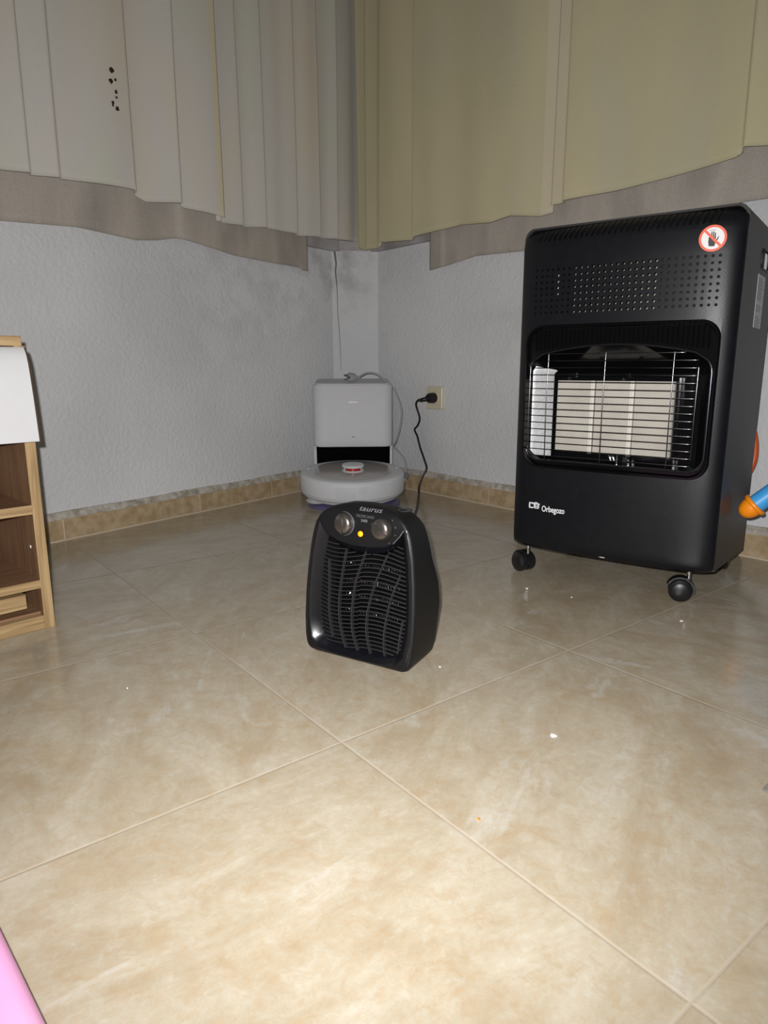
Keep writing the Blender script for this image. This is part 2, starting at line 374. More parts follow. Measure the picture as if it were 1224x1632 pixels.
def rrect(x0, x1, z0, z1, r, n=8):
    rs = r if isinstance(r, (tuple, list)) else (r,)*4  # br, tr, tl, bl
    out = []
    for (cx, cz, a0), rr in zip(((x1, z0, -90), (x1, z1, 0), (x0, z1, 90), (x0, z0, 180)), rs):
        sx_ = -1 if cx == x1 else 1; sz_ = 1 if cz == z0 else -1
        for i in range(n+1):
            a = R(a0+90*i/n); out.append((cx+sx_*rr+rr*cos(a), cz+sz_*rr+rr*sin(a)))
    return out
def prism_y(bm, pts, y0, y1, mi=0): loops(bm, [[Vector((x, y0, z)) for x, z in pts], [Vector((x, y1, z)) for x, z in pts]], mi=mi)
FACE = lambda x, y, z, tilt=0.0: Matrix.Translation((x, y, z)) @ Matrix.Rotation(R(90)-tilt, 4, 'X')   # text facing -y
def smoothstep(t): t = max(0, min(1, t)); return t*t*(3-2*t)

# ------------------------------------------------------------------ room shell
K = Vector((-0.7320, 1.2090)); LA = R(-74.90); RA = R(1.883)
ta = Vector((cos(LA), sin(LA))); tb = Vector((cos(RA), sin(RA)))
na = Vector((0.96547, 0.26050)); nb = Vector((0.03286, -0.99946))
H = 2.36
def Lp(s, d, z): p = K+ta*s+na*d; return Vector((p.x, p.y, z))
def Rp(s, d, z): p = K+tb*s+nb*d; return Vector((p.x, p.y, z))
bm = bmesh.new(); v = [bm.verts.new(p) for p in ((-1.2, -2.6, 0), (2.9, -2.6, 0), (2.9, 1.6, 0), (-1.2, 1.6, 0))]; bm.faces.new(v)
ex = bmesh.ops.extrude_face_region(bm, geom=bm.faces[:]); bmesh.ops.translate(bm, verts=[g for g in ex['geom'] if isinstance(g, bmesh.types.BMVert)], vec=(0, 0, -0.05))
struct(fin(bm, 'floor', 'floor'))
bm = bmesh.new(); box(bm, -1.2, 2.9, -2.6, 1.6, H, H+0.05); struct(fin(bm, 'ceiling', 'ceiling'))
CL, CR = 0.147, 0.130          # the corner is cut off by a narrow pier
def slab(name, pf, s0, s1, d0, d1, z0, z1, mt, kind=True, bev=0):
    bm = bmesh.new()
    loops(bm, [[pf(s0, d0, z), pf(s1, d0, z), pf(s1, d1, z), pf(s0, d1, z)] for z in (z0, z1)])
    if bev: bmesh.ops.bevel(bm, geom=bm.edges[:], offset=bev, segments=2, affect='EDGES')
    o = fin(bm, name, mt)
    return struct(o) if kind else o
slab('wall_left', Lp, -0.1, 3.75, 0, -0.12, 0, H, 'wall')
slab('wall_right', Rp, -0.1, 3.4, 0, -0.12, 0, H, 'wall')
bm = bmesh.new()
tri = [Lp(CL, 0, 0), Rp(CR, 0, 0), Lp(-0.05, -0.03, 0)]
loops(bm, [[p+Vector((0, 0, z)) for p in tri] for z in (0, 0.875)])
# hairline damp crack on the pier
ca = Lp(CL, 0.0008, 0); cb = Rp(CR, 0.0008, 0); pn = (cb-ca).normalized(); nn = Vector((pn.y, -pn.x, 0))
pl = [(0.010, 0.875, 0.004), (0.016, 0.83, 0.0028), (0.013, 0.80, 0.0024), (0.018, 0.74, 0.0013), (0.019, 0.66, 0.0010), (0.024, 0.58, 0.001), (0.027, 0.50, 0.0008), (0.028, 0.44, 0.0005)]
vv = []
for s, z, wd in pl:
    q = ca+pn*s+nn*0.0012
    vv.append((bm.verts.new((q-pn*wd)+Vector((0, 0, z))), bm.verts.new((q+pn*wd)+Vector((0, 0, z)))))
for a, b_ in zip(vv, vv[1:]): bm.faces.new((a[0], a[1], b_[1], b_[0])).material_index = 1
struct(fin(bm, 'wall_corner', ['wall', 'mould']))
# window sill running round the corner
bm = bmesh.new()
def sill_ring(z): return [Lp(2.3, 0.022, z), Lp(CL-0.02, 0.022, z), Rp(CR-0.02, 0.022, z), Rp(2.1, 0.022, z), Rp(2.1, -0.02, z), Lp(-0.02, -0.02, z), Lp(2.3, -0.02, z)]
loops(bm, [sill_ring(0.872), sill_ring(0.908)]); struct(fin(bm, 'trim_1', 'sill'))
# skirting: tile strips with pale joints, a rough mortar band on top
def skirting(name, pf, s0, s1, joints, jtop):
    bm = bmesh.new(); js = [s0]+joints+[s1]
    for a, b_ in zip(js, js[1:]):
        g = 0.0018
        loops(bm, [[pf(a+g, 0, z), pf(b_-g, 0, z), pf(b_-g, 0.011, z), pf(a+g, 0.011, z)] for z in (0.004, 0.058)], mi=0)
    loops(bm, [[pf(s0, 0, z), pf(s1, 0, z), pf(s1, 0.0098, z), pf(s0, 0.0098, z)] for z in (0.0, 0.0575)], mi=1)
    loops(bm, [[pf(s0, 0, z), pf(s1, 0, z), pf(s1, 0.0125, z), pf(s0, 0.0125, z)] for z in (0.0, 0.0035)], mi=1)
    struct(fin(bm, name, ['base', 'grout']))
    bm = bmesh.new(); n = int((s1-s0)/0.012)
    rings = []
    for i in range(n+1):
        s = s0+(s1-s0)*i/n; h = 0.0755+0.0012*sin(s*17)+random.uniform(-.0006, .0006); d = 0.0095+random.uniform(-.001, .001)
        rings.append([pf(s, 0, 0.0575), pf(s, d+0.001, 0.0575), pf(s, d, 0.066), pf(s, 0.003, h), pf(s, 0, h+0.001)])
    loops(bm, rings); return struct(fin(bm, 'trim_%d' % jtop, 'mortar'))
skirting('baseboard_left', Lp, CL+0.01, 3.6, [0.37, 0.504, 0.818, 1.267, 1.716, 2.165, 2.6, 3.05], 2)
skirting('baseboard_right', Rp, CR+0.01, 3.2, [0.27, 0.72, 1.17, 1.62, 2.07, 2.52], 3)
bm = bmesh.new(); qa, qb = Lp(CL, 0, 0), Rp(CR, 0, 0); loops(bm, [[qa+Vector((0,0,z)), qb+Vector((0,0,z)), qb+nn*0.011+Vector((0,0,z)), qa+nn*0.011+Vector((0,0,z))] for z in (0, 0.06)])
struct(fin(bm, 'baseboard_corner', 'base'))

# ------------------------------------------------------------------ curtains
def interp(pl, s):
    if s <= pl[0][0]: return pl[0][1]
    for (a, za), (b_, zb) in zip(pl, pl[1:]):
        if s <= b_: return za+(zb-za)*(s-a)/max(b_-a, 1e-6)
    return pl[-1][1]
def curtain(name, pf, s0, s1, d0, hem, creases, amp, mats, label, ztop=2.33, waves=(0.006, 19.0, 0.3), edge=None, spots=None, up=1, lean=0.0, step=0.004):
    bm = bmesh.new(); n = int((s1-s0)/step); nz = 34
    cr = [s0-0.05]+[c for c in creases]+[s1+0.08]
    def depth(s, z):
        d = d0+lean*max(0, (1.6-z))*0.0
        for a, b_ in zip(cr, cr[1:]):
            if a <= s < b_:
                ln = b_-a; f = (s-a)/ln if up > 0 else 1-(s-a)/ln
                k = min(1.0, ln/0.12)
                e_ = 0.012/ln
                prof = (f/(1-e_))**1.3 if f < 1-e_ else 1-smoothstep((f-(1-e_))/e_)
                d += amp*k*prof
        d += waves[0]*sin(s*waves[1]*2*pi/3+waves[2]+0.5*sin(z*2.1))*(0.6+0.4*sin(s*7.3+1))
        d += 0.12*waves[0]*sin(s*waves[1]*5+1.7*z)
        return d
    V = []
    for i in range(n+1):
        s = s0+(s1-s0)*i/n; zh = interp(hem, s); col = []
        for j in range(nz+1):
            t = j/nz; z = zh+(ztop-zh)*t**1.25
            sh = 0.006*sin(z*3.1+s*5)*t
            col.append(bm.verts.new(pf(s+sh, depth(s, z), z)))
        V.append(col)
    for i in range(n):
        s = s0+(s1-s0)*(i+.5)/n
        for j in range(nz):
            f = bm.faces.new((V[i][j], V[i+1][j], V[i+1][j+1], V[i][j+1]))
            if edge and edge[0] <= s <= edge[1]: f.material_index = 1
    for (s, z, r) in (spots or []):
        c = depth(s, z)+0.0022; k = 9; st = random.random()*6
        bm.faces.new([bm.verts.new(pf(s+r*cos(st+2*pi*q/k)*random.uniform(.5, 1.1), c, z+r*sin(st+2*pi*q/k)*random.uniform(.6, 1.2))) for q in range(k)]).material_index = len(mats)-1
    me = bpy.data.meshes.new(name); bm.to_mesh(me); bm.free()
    o = link(name, me, mats, smooth=80)
    md = o.modifiers.new('thickness', 'SOLIDIFY'); md.thickness = 0.0016; md.offset = 0
    return tag(o, label, 'curtain' if name == 'curtain' else 'curtain lining')
curtain('curtain_lining', Lp, 0.315, 2.3, 0.034, [(0.315, 0.782), (0.345, 0.782), (0.352, 0.791), (0.479, 0.791), (0.66, 0.795), (0.80, 0.812), (0.863, 0.818), (0.93, 0.803), (0.997, 0.794), (1.168, 0.803), (1.353, 0.789), (2.3, 0.79)], [0.86], 0.010,
        ['lining'], 'rough grey lining hem hanging below the pale curtains on the left wall', waves=(0.003, 9, 0), step=0.008)
curtain('curtain_lining', Rp, 0.450, 1.95, 0.034, [(0.45, 0.772), (0.475, 0.773), (0.658, 0.794), (0.88, 0.785), (1.1, 0.80), (1.474, 0.815), (1.95, 0.80)], [0.52], 0.006,
        ['lining'], 'rough grey lining hem below the yellowed curtains behind the gas heater', waves=(0.003, 9, 1), step=0.008)
curtain('curtain', Lp, 0.748, 2.3, 0.088, [(0.74, 0.880), (0.80, 0.886), (0.873, 0.890), (0.885, 0.898), (0.99, 0.886), (1.01, 0.893), (1.04, 0.904), (1.15, 0.900), (1.364, 0.886), (2.3, 0.88)],
        [0.883, 1.023, 1.228, 1.30, 1.42, 1.62, 1.8, 2.0], 0.026, ['curtain_l', 'hem', 'stain'], 'pale greyish curtain at far left of the left wall, with small dark mould spots', up=-1, edge=(0.7, 0.768),
        spots=[(1.082, 1.168, .007), (1.086, 1.143, .006), (1.073, 1.15, .004), (1.074, 1.122, .005), (1.074, 1.110, .003), (1.085, 1.095, .005), (1.086, 1.089, .003), (1.074, 1.084, .006)], waves=(0.011, 8, 0.5))
curtain('curtain', Lp, 0.080, 0.760, 0.074, [(0.075, 0.905), (0.2, 0.898), (0.39, 0.884), (0.54, 0.886), (0.645, 0.876), (0.76, 0.873)],
        [0.205, 0.300, 0.412, 0.549, 0.645, 0.735], 0.024, ['curtain_l', 'hem', 'stain'], 'pale greyish curtain ending in the corner above the white robot dock', up=-1, waves=(0.008, 17, 1.2))
curtain('curtain', Rp, 0.122, 0.980, 0.090, [(0.122, 0.878), (0.148, 0.866), (0.248, 0.864), (0.262, 0.876), (0.42, 0.866), (0.444, 0.868), (0.45, 0.872), (0.65, 0.879), (0.78, 0.866), (0.85, 0.874), (0.94, 0.860), (0.99, 0.866)],
        [0.165, 0.235, 0.262, 0.430], 0.020, ['curtain_r', 'hem', 'stain'], 'yellowed curtain beginning in the corner, left of the gas heater', edge=(0.945, 0.99), waves=(0.013, 7, 2.0), up=-1)
curtain('curtain', Rp, 0.978, 1.95, 0.072, [(0.975, 0.882), (1.17, 0.884), (1.30, 0.890), (1.46, 0.902), (1.475, 0.908), (1.487, 0.914), (1.53, 0.908), (1.95, 0.90)],
        [1.019, 1.474, 1.60, 1.8], 0.022, ['curtain_r', 'hem', 'stain'], 'yellowed curtain hanging behind and above the tall black gas heater', edge=(0.97, 1.010), waves=(0.013, 6, 0.4), up=-1)

# ------------------------------------------------------------------ gas heater
GH = thing('gas_heater', 'tall black portable gas heater on castors with wire guard', 'heater', (0.7338, 0.7862, 0), R(15.66))
ZB, ZT, HW = 0.063, 0.732, 0.21
def front_y(x, z):
    e_ = min(1, abs(x)/HW)
    y = -0.020*(1-e_**9)**0.5 - 0.010*(1-e_*e_)
    if z > 0.690: t = (z-0.690)/(ZT-0.690); y += 0.034*t*t*t+0.006*t
    if z < 0.082: t = (0.082-z)/0.02; y += 0.010*t*t
    return y
def half_w(z):
    r = 0.022
    if z > ZT-r: return HW-r+sqrt(max(0, r*r-(z-(ZT-r))**2))
    r = 0.014
    if z < ZB+r: return HW-r+sqrt(max(0, r*r-(ZB+r-z)**2))
    return HW
zs = [ZB, ZB+.001, ZB+.003, ZB+.006, ZB+.01, ZB+.014, 0.09]+[0.1+i*0.05 for i in range(12)]+[0.69, 0.70, 0.705, 0.71, 0.714, 0.718, 0.722, 0.725, 0.728, 0.730, 0.7312, 0.732]
us = [-1, -.998, -.993, -.985, -.97, -.95, -.92, -.88, -.83]+[i/12 for i in range(-9, 10)]+[.83, .88, .92, .95, .97, .985, .993, .998, 1]
bm = bmesh.new(); F, B = [], []
for z in zs:
    hw = half_w(z); F.append([bm.verts.new((u*hw, front_y(u*HW, z), z)) for u in us])
    zz = min(max(z, ZB+0.003), ZT-0.003); B.append([bm.verts.new((u*(hw-0.003), max(front_y(u*HW, z)+0.004, -0.022) if abs(u) < .97 else 0.006, zz if z in (ZB, ZT) else z)) for u in us])
nu, nz_ = len(us), len(zs)
for j in range(nz_-1):
    for i in range(nu-1):
        bm.faces.new((F[j][i], F[j][i+1], F[j+1][i+1], F[j+1][i])); bm.faces.new((B[j][i+1], B[j][i], B[j+1][i], B[j+1][i+1]))
for j in range(nz_-1):
    bm.faces.new((F[j][0], F[j+1][0], B[j+1][0], B[j][0])); bm.faces.new((F[j+1][-1], F[j][-1], B[j][-1], B[j+1][-1]))
for i in range(nu-1):
    bm.faces.new((F[0][i+1], F[0][i], B[0][i], B[0][i+1])); bm.faces.new((F[-1][i], F[-1][i+1], B[-1][i+1], B[-1][i]))
bmesh.ops.remove_doubles(bm, verts=bm.verts[:], dist=1e-5)
fp = fin(bm, 'front_panel', 'hblack', GH)
REC = rrect(-0.186, 0.186, 0.244, 0.537, (0.034, 0.034, 0.034, 0.034), 10)
cut = bmesh.new()
for r_ in range(8):
    for c_ in range(30):
        x = -0.1715+c_*0.343/29+0.0012; z = 0.6445-r_*0.0119
        cyl(cut, (x, -0.05, z), (x, 0.02, z), 0.0029, n=8)
for i in range(31):
    x = -0.166+i*0.332/30
    p0 = Vector((x-0.003, 0, 0.7010)); p1 = Vector((x+0.003, 0, 0.7245))
    pts = []
    for k in range(5): a = R(180+45*k); pts.append((p0.x+0.0020*cos(a), p0.z+0.0020*sin(a)))
    for k in range(5): a = R(45*k); pts.append((p1.x+0.0020*cos(a), p1.z+0.0020*sin(a)))
    prism_y(cut, pts, -0.05, 0.03)
boolean(fp, cut)
cut = bmesh.new(); prism_y(cut, REC, -0.06, 0.03); boolean(fp, cut); sharpen(fp, 40)
# housing: sides, top, floor; open at the back
bm = bmesh.new(); D = 0.33
outl = [(-HW, ZB+.004)]+[(-half_w(z), z) for z in (0.69, 0.71, 0.716, 0.722, 0.727, 0.7305, ZT-.0005)]+[(half_w(z), z) for z in (ZT-.0005, 0.7305, 0.727, 0.722, 0.716, 0.71, 0.69)]+[(HW, ZB+.004)]
inl = [(x*(1-0.004/HW), z-0.004 if z > 0.7 else z) for x, z in outl]
def hr(pts, y, dz): return [Vector((x, y, z-dz if z < 0.1 else z)) for x, z in pts]
ro = [hr(outl, 0.001, 0), hr(outl, D, 0.028)]; ri = [hr(inl, 0.001, 0), hr(inl, D, 0.028)]
n = len(outl); vo = [[bm.verts.new(p) for p in r] for r in ro]; vi = [[bm.verts.new(p) for p in r] for r in ri]
for i in range(n-1):
    bm.faces.new((vo[0][i], vo[0][i+1], vo[1][i+1], vo[1][i])); bm.faces.new((vi[0][i+1], vi[0][i], vi[1][i], vi[1][i+1]))
    for k in (0, 1): bm.faces.new((vo[k][i+1], vo[k][i], vi[k][i], vi[k][i+1]))
for i in (0, n-1): bm.faces.new((vo[0][i], vo[1][i], vi[1][i], vi[0][i]))
hs = fin(bm, 'housing', 'hside', GH)
cut = bmesh.new(); loops(cut, [[Vector((x, y, z)) for y, z in rrect(0.160, 0.255, 0.640, 0.676, 0.012, 6)] for x in (0.19, 0.23)])
boolean(hs, cut); sharpen(hs, 30)
bm = bmesh.new(); sweep(bm, [Vector((HW+0.0005, y, z)) for y, z in rrect(0.160, 0.255, 0.640, 0.676, 0.012, 6)], 0.0018, 6, closed=True); fin(bm, 'handle_trim', 'st_black', GH, 40)
bm = bbox(-0.205, 0.205, 0.006, 0.32, 0.064, 0.069, 0); fin(bm, 'base_plate', 'hblack', GH)
bm = bmesh.new(); box(bm, -0.115, 0.055, 0.035, 0.037, 0.55, 0.705); box(bm, -0.150, -0.135, 0.02, 0.03, 0.60, 0.64); fin(bm, 'inner_baffle', 'dull', GH)
# enamel surround inside the recess
YF = -0.0275; YP = -0.017
rec0 = REC; NR = len(REC)
def ringpts(pts, y): return [Vector((x, y, z)) for x, z in pts]
def shrink(pts, k, cx=0, cz=0.39, w=0.186, h=0.1465): return [(cx+(x-cx)*(w-k)/w, cz+(z-cz)*(h-k)/h) for x, z in pts]
def dome(x0, x1, z0, zsh, ztop, r, n_each=11):
    """opening outline with same point count/order as rrect(n=10): br, tr, tl, bl corners"""
    out = []
    for i in range(11): a = R(-90+90*i/10); out.append((x1-r+r*cos(a), z0+r+r*sin(a)))
    rt_ = 0.040
    cx = (x0+x1)/2; hw = (x1-x0)/2
    def arc(x): return zsh+(ztop-zsh)*(1-((x-cx)/hw)**2)
    tr = []
    for i in range(11):
        t = i/10; 
        if t < 0.45: a = R(t/0.45*62); tr.append((x1-0.022+0.022*cos(a), zsh-0.030+0.030*sin(a)))
        else: q = (t-0.45)/0.55; x = (x1-0.016)*(1-q)+(cx+0.01)*q; tr.append((x, arc(x)))
    out += tr; out += [(2*cx-x, z) for x, z in tr[::-1]]
    for i in range(11): a = R(180+90*i/10); out.append((x0+r+r*cos(a), z0+r+r*sin(a)))
    return out
DM = dome(-0.182, 0.176, 0.258, 0.472, 0.497, 0.030)
bm = bmesh.new(); loops(bm, [ringpts(rec0, -0.0235), ringpts(shrink(rec0, 0.0015), -0.0295), ringpts(shrink(rec0, 0.004), -0.0295), ringpts(shrink(rec0, 0.007), YP), ringpts(DM, YP), ringpts(DM, YP+0.003), ringpts(shrink(rec0, 0.0), YP+0.003)], False, False)
sr = fin(bm, 'surround', 'gloss', GH)
fill = bmesh.new()
for i in range(38):
    x = -0.166+i*0.332/37; t = 1-((x)/0.18)**2
    z0_ = 0.487+0.019*max(0, t)-0.003; z1_ = 0.5255
    if z1_-z0_ < 0.012: z0_ = z1_-0.012
    pts = [(x+0.0026*cos(R(180+36*k)), z0_+0.0026*sin(R(180+36*k))) for k in range(6)]+[(x+0.0026*cos(R(36*k)), z1_+0.0026*sin(R(36*k))) for k in range(6)]
    sweep(fill, ringpts(pts, YP-0.0006), 0.0009, 5, closed=False)
    prism_y(fill, pts, YP-0.0002, YP-0.0005, 1)
fin(fill, 'louvre', ['gloss', 'dark'], GH, 50)
bm = bmesh.new(); sweep(bm, ringpts(DM, YP-0.001), 0.0024, 8, closed=True); fin(bm, 'opening_rim', 'rim', GH, 60)
# firebox
BK = rrect(-0.150, 0.145, 0.262, 0.440, (0.006,)*4, 10)
bm = bmesh.new(); loops(bm, [ringpts(DM, YP+0.001), ringpts([(x*0.98, z) for x, z in DM], 0.0), ringpts(BK, 0.062)], False, True); fin(bm, 'firebox', 'gloss', GH, 35)
bm = bmesh.new()
rg = []
for i in range(9):
    t = i/8; y = -0.004+0.026*t; x = -0.1775+0.035*t
    rg.append([Vector((x, y, 0.264)), Vector((x, y, 0.445-0.004*t)), Vector((x+0.006, y, 0.455-0.008*t)), Vector((x+0.008, y+.001, 0.453-0.008*t)), Vector((x+0.0015, y+0.001, 0.443-0.004*t)), Vector((x+0.0015, y+0.001, 0.264))])
loops(bm, rg); fin(bm, 'reflector', 'reflect', GH, 50)
bm = bmesh.new(); box(bm, -0.146, 0.108, 0.040, 0.058, 0.262, 0.432); fin(bm, 'burner_frame', 'gloss', GH)
for x0, x1 in ((-0.137, -0.064), (-0.054, 0.017), (0.027, 0.099)):
    fin(bbox(x0, x1, 0.034, 0.045, 0.274, 0.425, 0.0008, 1), 'ceramic_plaque', 'ceramic', GH)
for x0, x1 in ((-0.064, -0.054), (0.017, 0.027), (0.099, 0.1035)):
    bm = bmesh.new(); box(bm, x0+.001, x0+0.004, 0.030, 0.044, 0.274, 0.425); box(bm, x1-0.004, x1-.001, 0.030, 0.044, 0.274, 0.425); box(bm, x0+.001, x1-.001, 0.0325, 0.044, 0.274, 0.425)
    fin(bm, 'plaque_joint', 'ridge', GH)
bm = bmesh.new()
for x in (-0.016, -0.009): sweep(bm, catmull([(x, 0.03, 0.262), (x+0.001, 0.022, 0.270), (x+0.005, 0.018, 0.272), (x+0.008, 0.018, 0.264)], 4), 0.0018, 6)
cyl(bm, (0.004, 0.02, 0.26), (0.004, 0.02, 0.268), 0.0035); cyl(bm, (0.004, 0.02, 0.268), (0.004, 0.02, 0.274), 0.0018)
box(bm, 0.016, 0.026, 0.018, 0.03, 0.260, 0.272)
fin(bm, 'pilot_burner', 'chrome', GH, 40)
# guard of thin wires
GR = []
for i in range(16): GR.append(0.2685+i*(0.4795-0.2685)/15)
for z in GR:
    bm = bmesh.new(); xe = 0.152 if z < 0.474 else 0.128; x0 = -0.181 if z < 0.465 else -0.150
    sweep(bm, [(x0, -0.010, z), (x0+0.004, -0.019, z), (xe-0.008, -0.019, z), (xe, -0.016, z)], 0.0009, 6); fin(bm, 'guard_wire', 'wire', GH, 60)
for x, z0_, z1_ in ((-0.139, 0.262, 0.481), (-0.020, 0.262, 0.481), (0.109, 0.262, 0.481), (0.152, 0.278, 0.452), (-0.180, 0.27, 0.455)):
    bm = bmesh.new(); sweep(bm, [(x, -0.017 if abs(x) < .15 else -0.013, z0_), (x, -0.0205 if abs(x) < .15 else -0.0155, (z0_+z1_)/2), (x, -0.017 if abs(x) < .15 else -0.013, z1_)], 0.0009, 6); fin(bm, 'guard_wire', 'wire', GH, 60)
# sticker, logo, scratch, rating label
yf = lambda x, z: front_y(x, z)-0.0006
ST = bpy.data.objects.new('warning_sticker', None); 
bm = bmesh.new(); sx0, sz0 = 0.158, 0.6735; ys = yf(sx0+0.01, sz0)
lathe(bm, (sx0, ys, sz0), (0, -1, 0), [(0, 0.0218), (0.0004, 0.0218)], 40)
SLP = 0.135
def tilt(bm, k):
    for v_ in bm.verts: v_.co.y += SLP*(v_.co.x-sx0)-k
tilt(bm, 0.0006)
wst = fin(bm, 'warning_sticker', 'st_white', GH)
bm = bmesh.new(); n = 48
for r0, r1 in ((0.0183, 0.0222),):
    a = [bm.verts.new((sx0+r0*cos(2*pi*i/n), ys-0.0007, sz0+r0*sin(2*pi*i/n))) for i in range(n)]; b_ = [bm.verts.new((sx0+r1*cos(2*pi*i/n), ys-0.0007, sz0+r1*sin(2*pi*i/n))) for i in range(n)]
    for i in range(n): bm.faces.new((a[i], a[(i+1) % n], b_[(i+1) % n], b_[i]))
d1, d2 = Vector((0.7, 0, -0.714)), Vector((0.714, 0, 0.7)); c0 = Vector((sx0, ys-0.0011, sz0))
bm.faces.new([bm.verts.new(c0+d1*a_+d2*b2) for a_, b2 in ((-.019, -.0021), (.019, -.0021), (.019, .0021), (-.019, .0021))])
tilt(bm, 0.0010); fin(bm, 'prohibition_ring', 'red', wst)
bm = bmesh.new()
def poly(pts, y): bm.faces.new([bm.verts.new((sx0+x, y, sz0+z)) for x, z in pts])
yh = ys-0.0009
poly([(-0.0055, -0.0130), (0.0035, -0.0135), (0.0050, -0.006), (0.0045, 0.001), (-0.0065, 0.002), (-0.0068, -0.006)], yh)
for x, z1_ in ((-0.0062, 0.0085), (-0.0033, 0.0115), (-0.0004, 0.0118), (0.0024, 0.0095)): poly([(x, 0.0), (x+0.0023, 0.0), (x+0.0020, z1_-.001), (x+0.0012, z1_), (x+0.0003, z1_-.001)], yh)
poly([(0.003, -0.007), (0.0085, 0.0025), (0.0098, 0.0035), (0.0088, -0.001), (0.0048, -0.0085)], yh)
poly([(-0.006, 0.0134), (0.004, 0.0142), (0.004, 0.0136), (-0.006, 0.0128)], yh)
tilt(bm, 0.0008); fin(bm, 'hand_symbol', 'st_black', wst)
yl = yf(-0.12, 0.15)-0.0002
text('brand_lettering', 'Orbegozo', 0.0175, 'white_print', GH, FACE(-0.1085, yl-0.0008, 0.1548), bold=0.0003, sx=0.71, space=1.0)
bm = bmesh.new()
for x0, x1, z0_, z1_ in ((-0.164, -0.1615, 0.154, 0.1655), (-0.164, -0.154, 0.1635, 0.1660), (-0.164, -0.154, 0.1535, 0.1560), (-0.1525, -0.1495, 0.1535, 0.1625), (-0.1525, -0.141, 0.1535, 0.1555), (-0.1435, -0.141, 0.1535, 0.1625), (-0.150, -0.141, 0.1578, 0.1595), (-0.155, -0.1395, 0.1625, 0.1645)):
    box(bm, x0, x1, yl-0.0004, yl+0.002, z0_, z1_)
poly2 = [(-0.157, 0.1635), (-0.148, 0.1680), (-0.1395, 0.1640), (-0.1395, 0.1625), (-0.148, 0.1662), (-0.157, 0.1620)]
bm.faces.new([bm.verts.new((x, yl-0.0004, z)) for x, z in poly2]); fin(bm, 'brand_emblem', 'white_print', GH)
bm = bmesh.new(); zc = 0.068
pts = [(-0.006, 0), (0.001, 0.0013), (0.008, 0.0006), (0.007, -0.0008), (0.001, -0.0014), (-0.003, -0.0006)]
bm.faces.new([bm.verts.new((x, front_y(x, zc+z)-0.0009, zc+z)) for x, z in pts]); fin(bm, 'paint_scratch', 'crumb_w', GH)
bm = bmesh.new(); box(bm, HW, HW+0.0006, 0.142, 0.225, 0.528, 0.627, 0)
for k in range(26):
    z = 0.621-k*0.0036
    if k in (12, 13, 18, 19): continue
    box(bm, HW+0.0006, HW+0.0009, 0.148, 0.148+random.uniform(0.04, 0.07), z-0.0006, z+0.0003, 1)
fin(bm, 'rating_label', ['label', 'dim_print'], GH)
# castors
def castor(x, y, ang):
    e_ = bpy.data.objects.new('castor', None); 
    bm = bmesh.new()
    d = Vector((cos(ang), sin(ang), 0)); s_ = Vector((-d.y, d.x, 0)); c0 = Vector((x, y, 0.0225))
    for sg in (-1, 1):
        lathe(bm, c0+s_*sg*0.003, s_*sg, [(0, 0.019), (0.001, 0.0215), (0.010, 0.0225), (0.014, 0.0215), (0.0175, 0.016), (0.0182, 0.015), (0.0185, 0.0)], 24, caps=(True, False))
    w_ = fin(bm, 'castor', 'wheel', GH, 35)
    bm = bmesh.new(); rings = []
    for i in range(11):
        a = R(-10+i*17); p = c0-d*0.0265*cos(a)+Vector((0, 0, 0.0265*sin(a)))
        q = c0-d*0.0235*cos(a)+Vector((0, 0, 0.0235*sin(a)))
        rings.append([p-s_*0.011, p+s_*0.011, q+s_*0.011, q-s_*0.011])
    loops(bm, rings); fin(bm, 'castor_hood', 'wheel', w_, 40)
    bm = bmesh.new(); cyl(bm, c0-d*0.014+Vector((0, 0, 0.012)), c0-d*0.014+Vector((0, 0, 0.047)), 0.0035, n=10); fin(bm, 'castor_stem', 'chrome', w_, 40)
castor(-0.186, 0.004, R(155)); castor(0.152, 0.000, R(195)); castor(-0.17, 0.29, R(90)); castor(0.17, 0.28, R(90))
# gas hose out of the back
bm = bmesh.new(); sweep(bm, catmull([(0.14, 0.325, 0.40), (0.170, 0.35, 0.37), (0.196, 0.36, 0.320), (0.207, 0.365, 0.270), (0.203, 0.362, 0.225), (0.175, 0.35, 0.17), (0.13, 0.30, 0.12)], 8), 0.0072, 12); fin(bm, 'gas_hose', 'hose', GH, 60)

# ------------------------------------------------------------------ fan heater
FA = R(20.5); fo_ = Vector((0.7214, 0.1476, 0)); FS = Vector((0.97, 1.10, 0.98))
FH = thing('fan_heater', 'small black fan heater with lit amber lamp in the middle of the floor', 'heater', fo_, FA); FH.scale = FS
LEAN = 0.082
def fhw(z): return interp([(0.002, 0.088), (0.006, 0.0945), (0.014, 0.1000), (0.03, 0.1035), (0.06, 0.1055), (0.10, 0.1055), (0.14, 0.1030), (0.18, 0.0985), (0.205, 0.0940), (0.22, 0.089), (0.232, 0.0810), (0.240, 0.0720), (0.2465, 0.0590), (0.2505, 0.044), (0.253, 0.026), (0.254, 0.01)], z)
def fyf(z): return interp([(0.002, 0.006), (0.008, 0.001), (0.02, 0.0015), (0.235, 0.0192), (0.244, 0.0225), (0.250, 0.028), (0.253, 0.035), (0.254, 0.045)], z)
def fyb(z): return interp([(0.002, 0.082), (0.06, 0.0900), (0.09, 0.096), (0.125, 0.0935), (0.17, 0.080), (0.20, 0.0765), (0.226, 0.074), (0.240, 0.069), (0.250, 0.060), (0.254, 0.05)], z)
bm = bmesh.new(); rings = []
